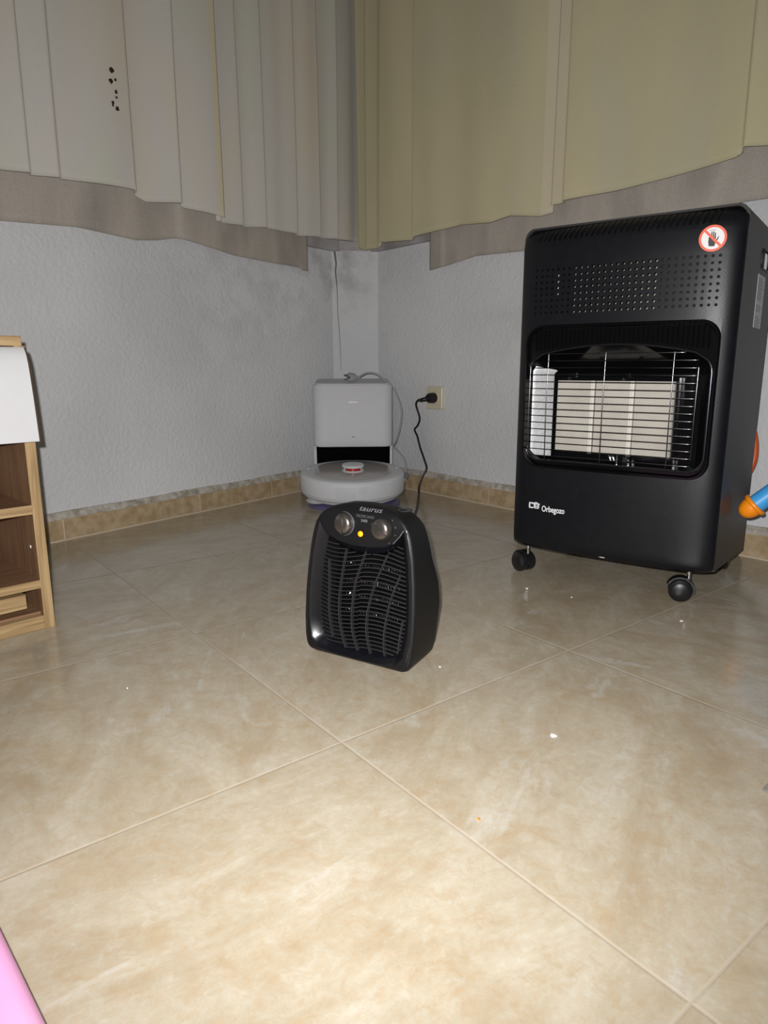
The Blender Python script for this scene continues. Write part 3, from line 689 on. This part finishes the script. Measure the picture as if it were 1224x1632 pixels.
for z in [0.002, 0.004, 0.006, 0.010, 0.014, 0.02, 0.03, 0.045, 0.06, 0.075, 0.09, 0.105, 0.125, 0.14, 0.155, 0.17, 0.18, 0.19, 0.2, 0.21, 0.22, 0.226, 0.232, 0.236, 0.240, 0.2435, 0.2465, 0.2490, 0.2505, 0.2520, 0.253, 0.254]:
    hw, yf0, yb0 = fhw(z), fyf(z), fyb(z); bul = 0.006*sin(pi*min(1, z/0.25))
    r0 = min(0.006, (yb0-yf0)*.3, hw*.3); r1 = min(0.010, (yb0-yf0)*.45, hw*.6); pts = []
    for (cx, cy, a0, rr) in ((hw, yf0, -90, r0), (hw-.004, yb0, 0, r1), (-hw+.004, yb0, 90, r1), (-hw, yf0, 180, r0)):
        sxx = -1 if cx > 0 else 1; syy = 1 if cy == yf0 else -1
        for i in range(7): a = R(a0+15*i); pts.append(Vector((cx+sxx*rr+rr*cos(a), cy+syy*rr+rr*sin(a), z)))
    rings.append(pts)
loops(bm, rings); body = fin(bm, 'body', 'fan', FH)
def L2(x, z, y=0): return Vector((x, LEAN*z+y, z))     # on the leaning front face
rec = [(-0.0885, 0.026), (-0.074, 0.012), (-0.04, 0.0085), (0.0, 0.0075), (0.04, 0.0085), (0.074, 0.012), (0.0885, 0.026), (0.0945, 0.06), (0.0955, 0.095), (0.0935, 0.13), (0.090, 0.170), (0.084, 0.203), (0.0790, 0.223), (0.073, 0.214), (0.062, 0.2015), (0.045, 0.1945), (0.02, 0.1905), (0.0, 0.1900)]
rec = rec+[(-x, z) for x, z in rec[-2:6:-1]]
cut = bmesh.new()
inner = [(x*0.86, 0.1+(z-0.1)*0.90 if z < 0.17 else z-0.014) for x, z in rec]
loops(cut, [[L2(x, z, -0.03) for x, z in rec], [L2(x, z, 0.0) for x, z in rec], [L2(x, z, 0.014) for x, z in inner], [L2(x, z, 0.050) for x, z in inner]])
boolean(body, cut); sharpen(body, 32)
# chute lining, glossy sloping walls
bm = bmesh.new(); loops(bm, [[L2(x*0.999, z, 0.0004) for x, z in rec], [L2(x*0.995, 0.1+(z-0.1)*.997, -0.0006) for x, z in rec], [L2(x*0.965, 0.1+(z-0.1)*0.975, 0.001) for x, z in rec], [L2(x*0.995, z, 0.013) for x, z in inner]], False, False)
fin(bm, 'grille_surround', 'fgloss', FH, 40)
bm = bmesh.new(); loops(bm, [[L2(x*.99, z, 0.0485) for x, z in inner], [L2(x*.99, z, 0.049) for x, z in inner]]); fin(bm, 'rear_cavity', 'dark', FH)
# heating element coil and fan behind the grille
bm = bmesh.new()
for zc in (0.072, 0.098, 0.122, 0.150):
    x0, x1 = (-0.045, 0.062); sweep(bm, [L2(x0+(x1-x0)*i/150, zc+0.0035*sin(i*0.9), 0.032+0.0035*cos(i*0.9)) for i in range(151)], 0.0006, 4)
fin(bm, 'heating_element', 'chrome', FH)
bm = bmesh.new(); lathe(bm, L2(0, 0.1, 0.046), (0, -1, 0), [(0, 0.016), (0.008, 0.015), (0.010, 0.0)], 24)
for k in range(7):
    a = 2*pi*k/7; pts = []
    for r_, w_, tw in ((0.014, 0.35, 0.0), (0.04, 0.36, 0.0), (0.068, 0.30, 0.0)): pts.append((r_, a-w_, a+w_))
    vs_ = [(bm.verts.new(L2(r_*cos(a0), 0.1+r_*sin(a0), 0.044)), bm.verts.new(L2(r_*cos(a1), 0.1+r_*sin(a1), 0.038))) for r_, a0, a1 in pts]
    for q, r__ in zip(vs_, vs_[1:]): bm.faces.new((q[0], q[1], r__[1], r__[0]))
fin(bm, 'fan_blade_wheel', 'dark', FH, 40)
def inside(x, z, poly_):
    c = False; n = len(poly_)
    for i in range(n):
        x0, z0_ = poly_[i]; x1, z1_ = poly_[(i+1) % n]
        if (z0_ > z) != (z1_ > z) and x < (x1-x0)*(z-z0_)/(z1_-z0_)+x0: c = not c
    return c
inn2 = [(x*1.03, z) for x, z in inner]
def bulge(x, z): return 0.0125-0.010*max(0, 1-(x/0.088)**2)*max(0, 1-((z-0.095)/0.10)**2)
def wave(x, t): return 0.0062*sin((x+0.012)*38)*(0.65+0.35*t)+(0.0015 if x > 0 else 0)
nb_ = 26
for k in range(nb_):
    zc = 0.020+k*0.0068; seg = []; runs = []
    for i in range(91):
        x = -0.086+0.172*i/90; z = zc+wave(x, (zc-0.09)/0.09*0.5+0.5)
        if inside(x, z, inn2): seg.append(L2(x, z, bulge(x, z)))
        elif seg: runs.append(seg); seg = []
    if seg: runs.append(seg)
    for s_ in runs:
        if len(s_) > 6:
            bm = bmesh.new(); rings = []
            for p in s_: rings.append([p+Vector((0, 0, 0.0007)), p+Vector((0, 0, -0.0007)), p+Vector((0, 0.0025, -0.0006)), p+Vector((0, 0.0025, 0.0006))])
            loops(bm, rings); fin(bm, 'grille_bar', 'fgrille', FH)
for pl_ in ([(-0.066, 0.158), (-0.0615, 0.11), (-0.0605, 0.073), (-0.0525, 0.030)], [(-0.0320, 0.178), (-0.0385, 0.099), (-0.036, 0.055), (-0.0260, 0.0165)], [(0.006, 0.180), (-0.0075, 0.130), (-0.0115, 0.085), (-0.0110, 0.05), (-0.002, 0.0165)],
             [(0.046, 0.180), (0.028, 0.130), (0.018, 0.085), (0.0165, 0.05), (0.0225, 0.0165)], [(0.071, 0.152), (0.057, 0.110), (0.0500, 0.07), (0.0475, 0.045), (0.049, 0.018)], [(0.0785, 0.08), (0.0755, 0.06), (0.0735, 0.04), (0.072, 0.022)]):
    bm = bmesh.new(); P_ = [p for p in catmull([(x, 0, z) for x, z in pl_], 8)]
    rings = [[L2(p.x+0.0009, p.z, bulge(p.x, p.z)-0.0010), L2(p.x-0.0009, p.z, bulge(p.x, p.z)-0.0010), L2(p.x-0.0009, p.z, bulge(p.x, p.z)+0.005), L2(p.x+0.0009, p.z, bulge(p.x, p.z)+0.005)] for p in P_]
    loops(bm, rings); fin(bm, 'grille_rib', 'fgrille', FH)
# controls
TL = math.atan(LEAN); nrm = Vector((0, -cos(TL), sin(TL)))
def knob(cx, cz, ang, ring):
    c0 = L2(cx, cz, -0.0006)
    bm = bmesh.new(); lathe(bm, c0, nrm, [(0, 0.0170), (0.004, 0.0164), (0.0065, 0.0154), (0.0085, 0.013), (0.0092, 0.008), (0.0094, 0.0)], 40, caps=(True, False))
    k_ = fin(bm, 'control_knob', 'knob', FH, 40)
    bm = bmesh.new(); d = Vector((cos(ang), 0, sin(ang))); d = (d-nrm*d.dot(nrm)).normalized(); s_ = d.cross(nrm)
    c1 = c0+nrm*0.0070
    prof = [(-0.0165, 0.0006), (-0.008, 0.0042), (0.004, 0.0040), (0.0165, 0.0006)]
    loops(bm, [[c1+d*a_+s_*w_, c1+d*a_+s_*w_*0.7+nrm*0.0062*(1-abs(a_)/0.026), c1+d*a_-s_*w_*0.7+nrm*0.0062*(1-abs(a_)/0.026), c1+d*a_-s_*w_] for a_, w_ in prof])
    fin(bm, 'knob_grip', 'knob', k_, 30)
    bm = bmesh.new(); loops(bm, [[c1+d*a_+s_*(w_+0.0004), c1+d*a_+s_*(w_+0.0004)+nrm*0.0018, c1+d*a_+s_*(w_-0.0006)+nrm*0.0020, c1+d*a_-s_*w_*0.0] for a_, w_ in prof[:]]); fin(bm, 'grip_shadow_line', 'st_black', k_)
    bm = bmesh.new(); lathe(bm, c0, nrm, [(0.0, 0.0200), (0.0010, 0.0195), (0.0010, 0.0170), (0, 0.0170)], 40, caps=(False, False)); fin(bm, 'knob_collar', 'fan', k_, 40)
    if ring:
        bm = bmesh.new(); x_, y_ = Vector((1, 0, 0)), nrm.cross(Vector((1, 0, 0)))
        y_ = -y_ if y_.z < 0 else y_
        rings = []
        for i in range(31):
            t = i/30; a = R(100-190*t); w_ = 0.0002+0.0011*sin(pi*min(1, t*1.0))
            u_ = x_*cos(a)+y_*sin(a); rings.append([c0+u_*(0.0188-w_)+nrm*0.0012, c0+u_*(0.0188+w_)+nrm*0.0012, c0+u_*(0.0188+w_)+nrm*0.0004, c0+u_*(0.0188-w_)+nrm*0.0004])
        loops(bm, rings); fin(bm, 'thermostat_scale', 'silver', k_)
knob(-0.0300, 0.2225, R(95), True); knob(0.0405, 0.2215, R(-32), False)
bm = bmesh.new(); lathe(bm, L2(0.0015, 0.2095, -0.0004), nrm, [(0, 0.0046), (0.0012, 0.0044), (0.0022, 0.0032), (0.0025, 0)], 20, caps=(True, False)); fin(bm, 'pilot_lamp', 'amber', FH, 40)
bm = bmesh.new(); lathe(bm, L2(0.0015, 0.2095, -0.0004), nrm, [(0, 0.0066), (0.0008, 0.0064), (0.0008, 0.0052), (0, 0.0052)], 20, caps=(False, False)); fin(bm, 'lamp_bezel', 'fgloss', FH, 40)
def on_face(x, z, y): return Matrix.Translation(L2(x, z, y)) @ Matrix.Rotation(R(90)-TL, 4, 'X')
text('brand_lettering', 'taurus', 0.0115, 'grey_print', FH, Matrix.Translation((0.015, 0.0245, 0.2482)) @ Matrix.Rotation(R(62), 4, 'X'), shear=0.25, bold=0.0, sx=1.38, space=1.05)
text('model_lettering', 'TROPICANO', 0.0062, 'dim_print', FH, on_face(0.0085, 0.2372, -0.0003), sx=0.95)
text('model_lettering', '2400', 0.0062, 'grey_print', FH, on_face(0.0070, 0.2305, -0.0003))
bm = bmesh.new()
for a_, r_ in ((40, .024), (12, .0245), (-15, .025), (-55, .0245)):
    c_ = L2(0.0405+r_*cos(R(a_)), 0.2215+r_*sin(R(a_)), -0.0006)
    for b0 in ((0, 1.2) if a_ != 12 else (0, .8, 1.6, 2.4)):
        d = Vector((cos(b0), 0, sin(b0)))*0.0017; e_ = Vector((-sin(b0), 0, cos(b0)))*0.00025
        bm.faces.new([bm.verts.new(c_+q) for q in (-d-e_, d-e_, d+e_, -d+e_)])
fin(bm, 'setting_marks', 'dim_print', FH)
for sg in (-1, 1):      # raised edge lines running to the control panel
    bm = bmesh.new(); sweep(bm, [L2(sg*0.0795, 0.2240, -0.0008), L2(sg*0.0735, 0.2145, -0.001), L2(sg*0.0620, 0.2015, -0.001)], 0.0007, 6)
    fin(bm, 'panel_moulding', 'silver' if sg > 0 else 'fgloss', FH, 50); bm = bmesh.new()
    sweep(bm, catmull([L2(sg*0.0945, 0.022, 0.0004), L2(sg*0.0985, 0.05, 0.0002), L2(sg*0.0988, 0.10, 0.0002), L2(sg*0.0945, 0.17, 0.0003), L2(sg*0.0885, 0.205, 0.0006), L2(sg*0.083, 0.224, 0.001)], 6), 0.0008, 6)
    fin(bm, 'edge_moulding', 'fgloss', FH, 50)
bm = bmesh.new(); sweep(bm, [Vector((0.062+0.011*cos(a*pi/12), 0.048+0.009*sin(a*pi/12), 0.2475)) for a in range(24)], 0.0012, 6, closed=True); fin(bm, 'cable_inlet', 'fgrille', FH, 50)
for sx_ in (-0.07, 0.07):
    for sy_ in (0.016, 0.068):
        bm = bmesh.new(); cyl(bm, (sx_, sy_, 0), (sx_, sy_, 0.004), 0.007, n=14); fin(bm, 'rubber_foot', 'wheel', FH, 40)
# its cable: from the rear, over the floor, up the wall into the socket
def toloc(p):
    q = Vector(p)-fo_; return Vector(((q.x*cos(-FA)-q.y*sin(-FA))/FS.x, (q.x*sin(-FA)+q.y*cos(-FA))/FS.y, q.z/FS.z))
path = [toloc(p) for p in (Rp(0.449, 0.062, 0.338), Rp(0.425, 0.060, 0.338), Rp(0.402, 0.050, 0.320), Rp(0.405, 0.035, 0.274), Rp(0.388, 0.028, 0.246), Rp(0.367, 0.024, 0.228), Rp(0.384, 0.026, 0.205), Rp(0.403, 0.030, 0.168), Rp(0.432, 0.035, 0.125), Rp(0.449, 0.040, 0.096), Rp(0.444, 0.055, 0.066))]
path += [toloc(p) for p in ((-0.288, 1.155, 0.032), (-0.272, 1.140, 0.010), (-0.20, 1.074, 0.0045), (-0.093, 0.976, 0.0045), (0.08, 0.80, 0.0045), (0.30, 0.58, 0.0045), (0.56, 0.36, 0.0045))]+[Vector((-0.03, 0.135, 0.006)), Vector((0.0, 0.095, 0.03))]
bm = bmesh.new(); sweep(bm, catmull(path, 7), 0.0036, 10); fin(bm, 'power_cable', 'cable', FH, 60)
bm = bmesh.new(); pa = toloc(Rp(0.452, 0.014, 0.345)); pb = toloc(Rp(0.452, 0.030, 0.345)); ax = (pb-pa).normalized()
lathe(bm, pa, ax, [(-0.012, 0.0175), (0.0, 0.0188), (0.018, 0.0182), (0.026, 0.013), (0.028, 0.0)], 28, caps=(True, False))
sweep(bm, [pa+ax*0.018, toloc(Rp(0.449, 0.048, 0.342)), toloc(Rp(0.437, 0.062, 0.338)), toloc(Rp(0.425, 0.060, 0.338))], [0.010, 0.0085, 0.0065, 0.0045], 12)
fin(bm, 'mains_plug', 'cable', FH, 40)

# ------------------------------------------------------------------ wall socket
bm = bmesh.new()
sp = [(x, z) for x, z in rrect(0.412, 0.492, 0.305, 0.385, 0.007, 5)]
loops(bm, [[Rp(x, 0.0, z) for x, z in sp], [Rp(x, 0.009, z) for x, z in sp], [Rp(0.452+(x-.452)*.94, 0.0115, 0.345+(z-.345)*.94) for x, z in sp]])
so_ = tag(fin(bm, 'wall_socket', 'cream', None, 35), 'cream square wall socket with black plug on the right wall', 'socket')
bm = bmesh.new(); a0 = Rp(0.452, 0.0115, 0.345); axn = Vector((nb.x, nb.y, 0)); lathe(bm, a0, axn, [(0, 0.027), (0.0025, 0.0265), (0.0025, 0.0205), (0, 0.020)], 32, caps=(False, False)); fin(bm, 'socket_ring', 'cream', so_, 40)

# ------------------------------------------------------------------ robot dock and robot
DA = R(54.7); dn = Vector((cos(DA+pi/2), sin(DA+pi/2), 0))
dk = Vector((-0.4178, 0.9596, 0))
DK = thing('robot_dock', 'white emptying station of the robot vacuum standing in the room corner', 'docking station', dk, DA)
def rr_ring(w, y0, y1, r0, r1, z, dx=0, n=7, tilt=0.0):
    pts = []
    for (cx, cy, a0, rr) in ((w, y0, -90, r0), (w, y1, 0, r1), (-w, y1, 90, r1), (-w, y0, 180, r0)):
        sxx = -1 if cx > 0 else 1; syy = 1 if cy == y0 else -1
        for i in range(n): a = R(a0+90*i/(n-1)); yy = cy+syy*rr+rr*sin(a); pts.append(Vector((cx+sxx*rr+rr*cos(a)+dx, yy, z+tilt*(yy-y0))))
    return pts
bm = bmesh.new()
loops(bm, [rr_ring(0.126, 0.012, 0.20, 0.02, 0.03, 0.176), rr_ring(0.134, 0.003, 0.212, 0.028, 0.04, 0.178), rr_ring(0.1385, 0.0, 0.218, 0.032, 0.045, 0.184), rr_ring(0.139, 0, 0.22, 0.034, 0.045, 0.20), rr_ring(0.139, 0, 0.22, 0.034, 0.045, 0.389), rr_ring(0.1375, 0.0015, 0.2185, 0.033, 0.044, 0.3915), rr_ring(0.1355, 0.004, 0.216, 0.031, 0.042, 0.3922)])
fin(bm, 'tank_housing', 'dock', DK, 35)
bm = bmesh.new()
loops(bm, [rr_ring(0.133, 0.012, 0.214, 0.030, 0.04, 0.392), rr_ring(0.133, 0.012, 0.214, 0.030, 0.04, 0.395, tilt=0.05), rr_ring(0.129, 0.018, 0.210, 0.026, 0.038, 0.3985, tilt=0.06), rr_ring(0.118, 0.03, 0.20, 0.02, 0.03, 0.399, tilt=0.06)])
fin(bm, 'lid', 'dock', DK, 35)
for sg in (-1, 1):
    pr = [(0.020, 0.025), (0.028, 0.10), (0.020, 0.165), (0.012, 0.180), (0.22, 0.180), (0.22, 0.025)]
    bm = bmesh.new(); loops(bm, [[Vector((sg*x, y, z)) for y, z in pr] for x in (0.130, 0.1385)]); fin(bm, 'side_cheek', 'dock', DK)
bm = bmesh.new(); box(bm, -0.130, 0.130, 0.105, 0.11, 0.02, 0.18); box(bm, -0.130, 0.130, 0.012, 0.11, 0.1745, 0.1755); box(bm, -0.1298, -0.1285, 0.03, 0.11, 0.02, 0.175); box(bm, 0.1285, 0.1298, 0.03, 0.11, 0.02, 0.175); fin(bm, 'parking_bay', 'dark', DK)
bm = bmesh.new(); pts = []
loops(bm, [rr_ring(0.155, -0.262, 0.21, 0.13, 0.04, 0.0, n=12), rr_ring(0.155, -0.262, 0.21, 0.13, 0.04, 0.010, n=12), rr_ring(0.148, -0.250, 0.21, 0.125, 0.04, 0.018, n=12)]); fin(bm, 'base_tray', 'purple', DK, 40)
text('brand_lettering', 'taurus', 0.0095, 'st_white', DK, FACE(0.001, -0.0005, 0.334), bold=0.0003, sx=1.25)
bm = bmesh.new(); prism_y(bm, rrect(-0.005, 0.007, 0.2120, 0.2140, 0.0009, 3), 0.001, -0.0006); fin(bm, 'status_light', 'st_black', DK)
bm = bmesh.new()
pth = [(0.005, 0.02, 0.4135), (0.024, 0.022, 0.420), (0.050, 0.03, 0.432), (0.080, 0.03, 0.430), (0.110, 0.03, 0.410), (0.140, 0.03, 0.385), (0.160, 0.03, 0.345), (0.172, 0.03, 0.300), (0.168, 0.035, 0.245), (0.155, 0.045, 0.195), (0.148, 0.07, 0.170), (0.165, 0.08, 0.150), (0.185, 0.075, 0.125), (0.193, 0.07, 0.095), (0.192, 0.065, 0.075)]
sweep(bm, catmull(pth, 6), 0.0030, 8); fin(bm, 'mains_cable', 'gcable', DK, 60)
bm = bmesh.new(); a_ = Vector((-0.96, -0.25, 0.05)).normalized(); p0 = Vector((0.004, 0.022, 0.4165))
lathe(bm, p0-a_*0.022, a_, [(0, 0.0045), (0.012, 0.008), (0.020, 0.015), (0.032, 0.0165), (0.040, 0.0165), (0.042, 0.0155)], 24)
plg = fin(bm, 'mains_plug', 'gcable', DK, 40)
bm = bmesh.new(); fx, fy = frame_of(a_); e0 = p0+a_*0.020
for sg in (-1, 1): cyl(bm, e0+fy*0.0075*sg, e0+fy*0.0075*sg+a_*0.015, 0.0024, n=10)
fin(bm, 'plug_pin', 'chrome', plg, 40)
bm = bmesh.new()
for sg in (-1, 1): cyl(bm, e0+fx*0.0135*sg-a_*0.004, e0+fx*0.0135*sg+a_*0.0006, 0.004, n=10)
fin(bm, 'plug_notch', 'st_black', plg, 40)
bm = bmesh.new(); lathe(bm, (0.192, 0.063, 0.052), (0, 0, 1), [(0, 0.006), (0.004, 0.0085), (0.018, 0.0085), (0.024, 0.005)], 16); fin(bm, 'cable_clip', 'dots', DK, 40)
bm = bmesh.new(); sweep(bm, catmull([(0.190, 0.06, 0.055), (0.180, 0.05, 0.030), (0.172, 0.06, 0.006)], 5), 0.0022, 6); fin(bm, 'water_tube', 'dock', DK, 60)

rc = Vector((-0.3263, 0.8898, 0))
RV = thing('robot_vacuum', 'round white robot vacuum parked in its dock in the corner', 'robot vacuum', rc, DA)
RV.rotation_euler = (R(4.5), 0, DA); RV.location.z = 0.010
bm = bmesh.new(); lathe(bm, (0, 0, 0.022), (0, 0, 1), [(0, 0.150), (0.003, 0.160), (0.016, 0.1685), (0.018, 0.1735), (0.022, 0.175), (0.070, 0.1750), (0.077, 0.1725), (0.0805, 0.167), (0.0815, 0.160), (0.0815, 0.1385), (0.0805, 0.138), (0.0805, 0.0)], 96, caps=(True, False)); fin(bm, 'shell', 'robot', RV, 40)
bm = bmesh.new(); rings = []
for zz, rr in ((0.1032, 0.133), (0.1042, 0.134), (0.1058, 0.133), (0.1064, 0.130)):
    r_ = []
    for i in range(64):
        a = 2*pi*i/64; x = rr*cos(a); y = 0.155*(rr/0.133)*sin(a); x = max(-rr*0.93, min(rr*0.93, x)); r_.append(Vector((x, y*0.86+0.003, zz)))
    rings.append(r_)
loops(bm, rings); fin(bm, 'top_cover', 'rgrey', RV, 40)
bm = bmesh.new(); lathe(bm, (0.002, -0.045+0.03, 0.106), (0, 0, 1), [(0, 0.0375), (0.001, 0.0375), (0.0015, 0.036)], 48); fin(bm, 'turret_seat', 'robot', RV, 40)
bm = bmesh.new(); lathe(bm, (0.002, -0.015, 0.1065), (0, 0, 1), [(0, 0.0340), (0.003, 0.0350), (0.0045, 0.0325), (0.0135, 0.0325), (0.014, 0.0365), (0.019, 0.0370), (0.0215, 0.0350), (0.022, 0.031), (0.022, 0)], 48, caps=(True, False)); tu = fin(bm, 'laser_turret', 'robot', RV, 35)
bm = bmesh.new(); rings = []
for i in range(17):
    a = R(-90-48+96*i/16); rings.append([Vector((0.002+r_*cos(a), -0.015+r_*sin(a), z)) for r_, z in ((0.0315, 0.1112), (0.0334, 0.1112), (0.0334, 0.1198), (0.0315, 0.1198))])
loops(bm, rings); fin(bm, 'sensor_window', 'rred', tu, 40)
bm = bmesh.new()
for r_ in range(8):
    for c_ in range(26):
        if c_ == 17: continue
        a = R(-90-13.5+c_*1.25+(0.6 if r_ % 2 else 0)-4); z = 0.052+r_*0.0048; 
        if c_ > 17 and r_ < 3: continue
        p = Vector((0.1753*cos(a), 0.1753*sin(a), z)); t_ = Vector((-sin(a), cos(a), 0))*0.0009; u_ = Vector((0, 0, 0.0009))
        bm.faces.new([bm.verts.new(p+q) for q in (-t_, -u_, t_, u_)])
fin(bm, 'bumper_perforation', 'dots', RV)
bm = bmesh.new(); lathe(bm, (0, 0, 0.0455), (0, 0, 1), [(0, 0.1752), (0.0005, 0.1755), (0.001, 0.1752)], 96, caps=(False, False))
fin(bm, 'bumper_seam', 'dots', RV, 40)
for sg in (-1, 1):
    bm = bmesh.new(); box(bm, sg*0.150-0.004, sg*0.150+0.004, 0.03, 0.04, 0.1030, 0.1055); fin(bm, 'cover_latch', 'robot', RV)
bm = bmesh.new(); lathe(bm, (-0.115, -0.075, 0.0185), (0, 0, 1), [(0, 0.035), (0.004, 0.038), (0.006, 0.03)], 24); fin(bm, 'mop_pad', 'robot', RV, 40)

# ------------------------------------------------------------------ oak shelf with white front
SA = R(97.6); s0_ = Vector((0.2600, -0.2010, 0))
SH = thing('shelf_unit', 'low oak shelf unit with white front panel at the left edge', 'shelf', s0_, SA)   # local x points to the far end, local +y into the unit
def part(nm, x0, x1, y0, y1, z0, z1, mt, bev=0.0008): return fin(bbox(x0, x1, y0, y1, z0, z1, bev, 1), nm, mt, SH)
part('side_panel', 0.0012, 0.0170, 0.0015, 0.30, 0.0, 0.490, 'brown', 0)
part('side_panel_edging', 0.0006, 0.0176, 0.0, 0.0016, 0.0, 0.490, 'oak', 0)
part('side_panel', -0.62, -0.604, 0.0, 0.30, 0.0, 0.490, 'brown')
part('back_panel', -0.604, 0.0012, 0.292, 0.298, 0.0, 0.490, 'brown')
part('top_panel', -0.63, 0.012, -0.004, 0.30, 0.490, 0.506, 'oak_h')
for z0_, z1_ in ((0.208, 0.224), (0.075, 0.090)):
    part('shelf_board', -0.604, 0.0008, 0.0016, 0.29, z0_, z1_, 'brown_h', 0); part('shelf_edging', -0.604, 0.0006, 0.0, 0.0016, z0_, z1_, 'oak_h', 0)
part('plinth', -0.604, 0.0006, 0.0, 0.016, 0.0, 0.024, 'oak_h')
part('bottom_board', -0.604, 0.0008, 0.016, 0.29, 0.020, 0.028, 'brown_h', 0)
part('drawer_block', -0.604, -0.022, 0.010, 0.05, 0.040, 0.066, 'oak_h')
bm = bmesh.new(); lathe(bm, (0.0010, 0.030, 0.145), (-1, 0, 0), [(0, 0.003), (0.001, 0.0028), (0.0014, 0)], 12, caps=(True, False)); fin(bm, 'screw_cap', 'st_white', SH)
# bowed white front sheet with a dark edge
prof = [(0.000, 0.4885), (-0.004, 0.486), (-0.010, 0.476), (-0.0145, 0.462), (-0.018, 0.44), (-0.022, 0.41), (-0.026, 0.37), (-0.029, 0.335)]
bm = bmesh.new(); rings = []
for y, z in prof: rings.append([Vector((-0.61, y, z)), Vector((0.0150, y, z)), Vector((0.0150, y+0.003, z-0.0005)), Vector((-0.61, y+0.003, z-0.0005))])
loops(bm, rings); wp = fin(bm, 'front_flap', 'wpanel', SH, 40)
bm = bmesh.new(); rings = []
for y, z in prof: rings.append([Vector((0.0152, y+0.0002, z)), Vector((0.0178, y+0.0008, z)), Vector((0.0178, y+0.006, z-0.0008)), Vector((0.0152, y+0.006, z-0.0008))])
loops(bm, rings); fin(bm, 'flap_edging', 'dedge', wp, 40)

# ------------------------------------------------------------------ toy rod
TY = thing('toy_rod', 'light blue plastic toy rod with round orange end cap beside the gas heater', 'toy', (0.925, 0.985, 0.0))
q0 = Vector((0.008, 0.0, 0.178)); q1 = Vector((0.255, 0.125, 0.445)); ax = (q1-q0).normalized()
bm = bmesh.new(); cyl(bm, q0, q1, 0.0185, n=32); fin(bm, 'tube', 'blue', TY, 50)
bm = bmesh.new(); lathe(bm, q0+ax*0.006, -ax, [(-0.002, 0.0172), (-0.002, 0.0235), (0.0, 0.0252), (0.004, 0.0252), (0.0065, 0.0235), (0.007, 0.0205), (0.013, 0.0203), (0.021, 0.0180), (0.028, 0.0140), (0.033, 0.008), (0.0345, 0.0)], 36, caps=(True, False)); fin(bm, 'end_cap', 'orange', TY, 50)
m_ = q0.lerp(q1, 0.68)
bm = bmesh.new(); cyl(bm, m_, Vector((m_.x+0.02, m_.y-0.02, 0.0)), 0.0165, n=24); fin(bm, 'leg', 'blue', TY, 50)

# ------------------------------------------------------------------ pink block, scrap, crumbs
bm = bbox(0.62, 1.22, -0.92, -0.3905, 0.001, 0.052, 0.018, 5)
for v_ in bm.verts:
    if v_.co.y > -0.5: v_.co.y += (v_.co.x-1.0)*0.09
tag(fin(bm, 'play_mat', 'pink', None, 50), 'pink rounded soft mat at the bottom left corner', 'mat')
bm = bmesh.new(); random.seed(9); g = [[bm.verts.new((1.268+i*0.009+random.uniform(-.003, .003), 0.303+j*0.009+random.uniform(-.003, .003)-i*0.004, 0.002+random.uniform(0, .010))) for i in range(5)] for j in range(4)]
for j in range(3):
    for i in range(4): bm.faces.new((g[j][i], g[j][i+1], g[j+1][i+1], g[j+1][i]))
bmesh.ops.solidify(bm, geom=bm.faces[:], thickness=0.0006)
tag(fin(bm, 'plastic_scrap', 'clear'), 'crumpled clear plastic scrap on the floor at the right edge', 'litter')
for fx_, fy_, r_, mt, lb in ((1.0520, 0.2178, 0.0052, 'crumb_w', 'white chip lying on the tile right of the small fan heater'), (1.1084, 0.0277, 0.0026, 'crumb_o', 'ochre crumb on the foreground floor tile near the grout line'),
                       (0.6469, 0.6443, 0.0035, 'crumb_w', 'white crumb on the floor just below the left castor of the gas heater'), (0.7392, 0.6714, 0.002, 'crumb_w', 'tiny pale crumb on the floor below the middle of the gas heater'),
                       (0.9448, 0.7197, 0.004, 'crumb_w', 'white crumb on the floor below the right castor of the gas heater'), (0.8149, 0.2430, 0.0022, 'crumb_w', 'white speck on the floor at the lower right of the fan heater'),
                       (0.5869, -0.1613, 0.0018, 'crumb_w', 'white speck on the tile in front of the oak shelf')):
    p = Vector((fx_, fy_, 0)); bm = bmesh.new(); k = 7; st = random.random()*6
    ring = [(p.x+r_*cos(st+2*pi*q/k)*random.uniform(.5, 1.2), p.y+r_*sin(st+2*pi*q/k)*random.uniform(.4, .9)) for q in range(k)]
    loops(bm, [[Vector((x, y, 0.0)) for x, y in ring], [Vector((p.x+(x-p.x)*.8, p.y+(y-p.y)*.8, 0.0009+r_*0.15)) for x, y in ring]])
    tag(fin(bm, 'crumb', mt), lb, 'crumb')
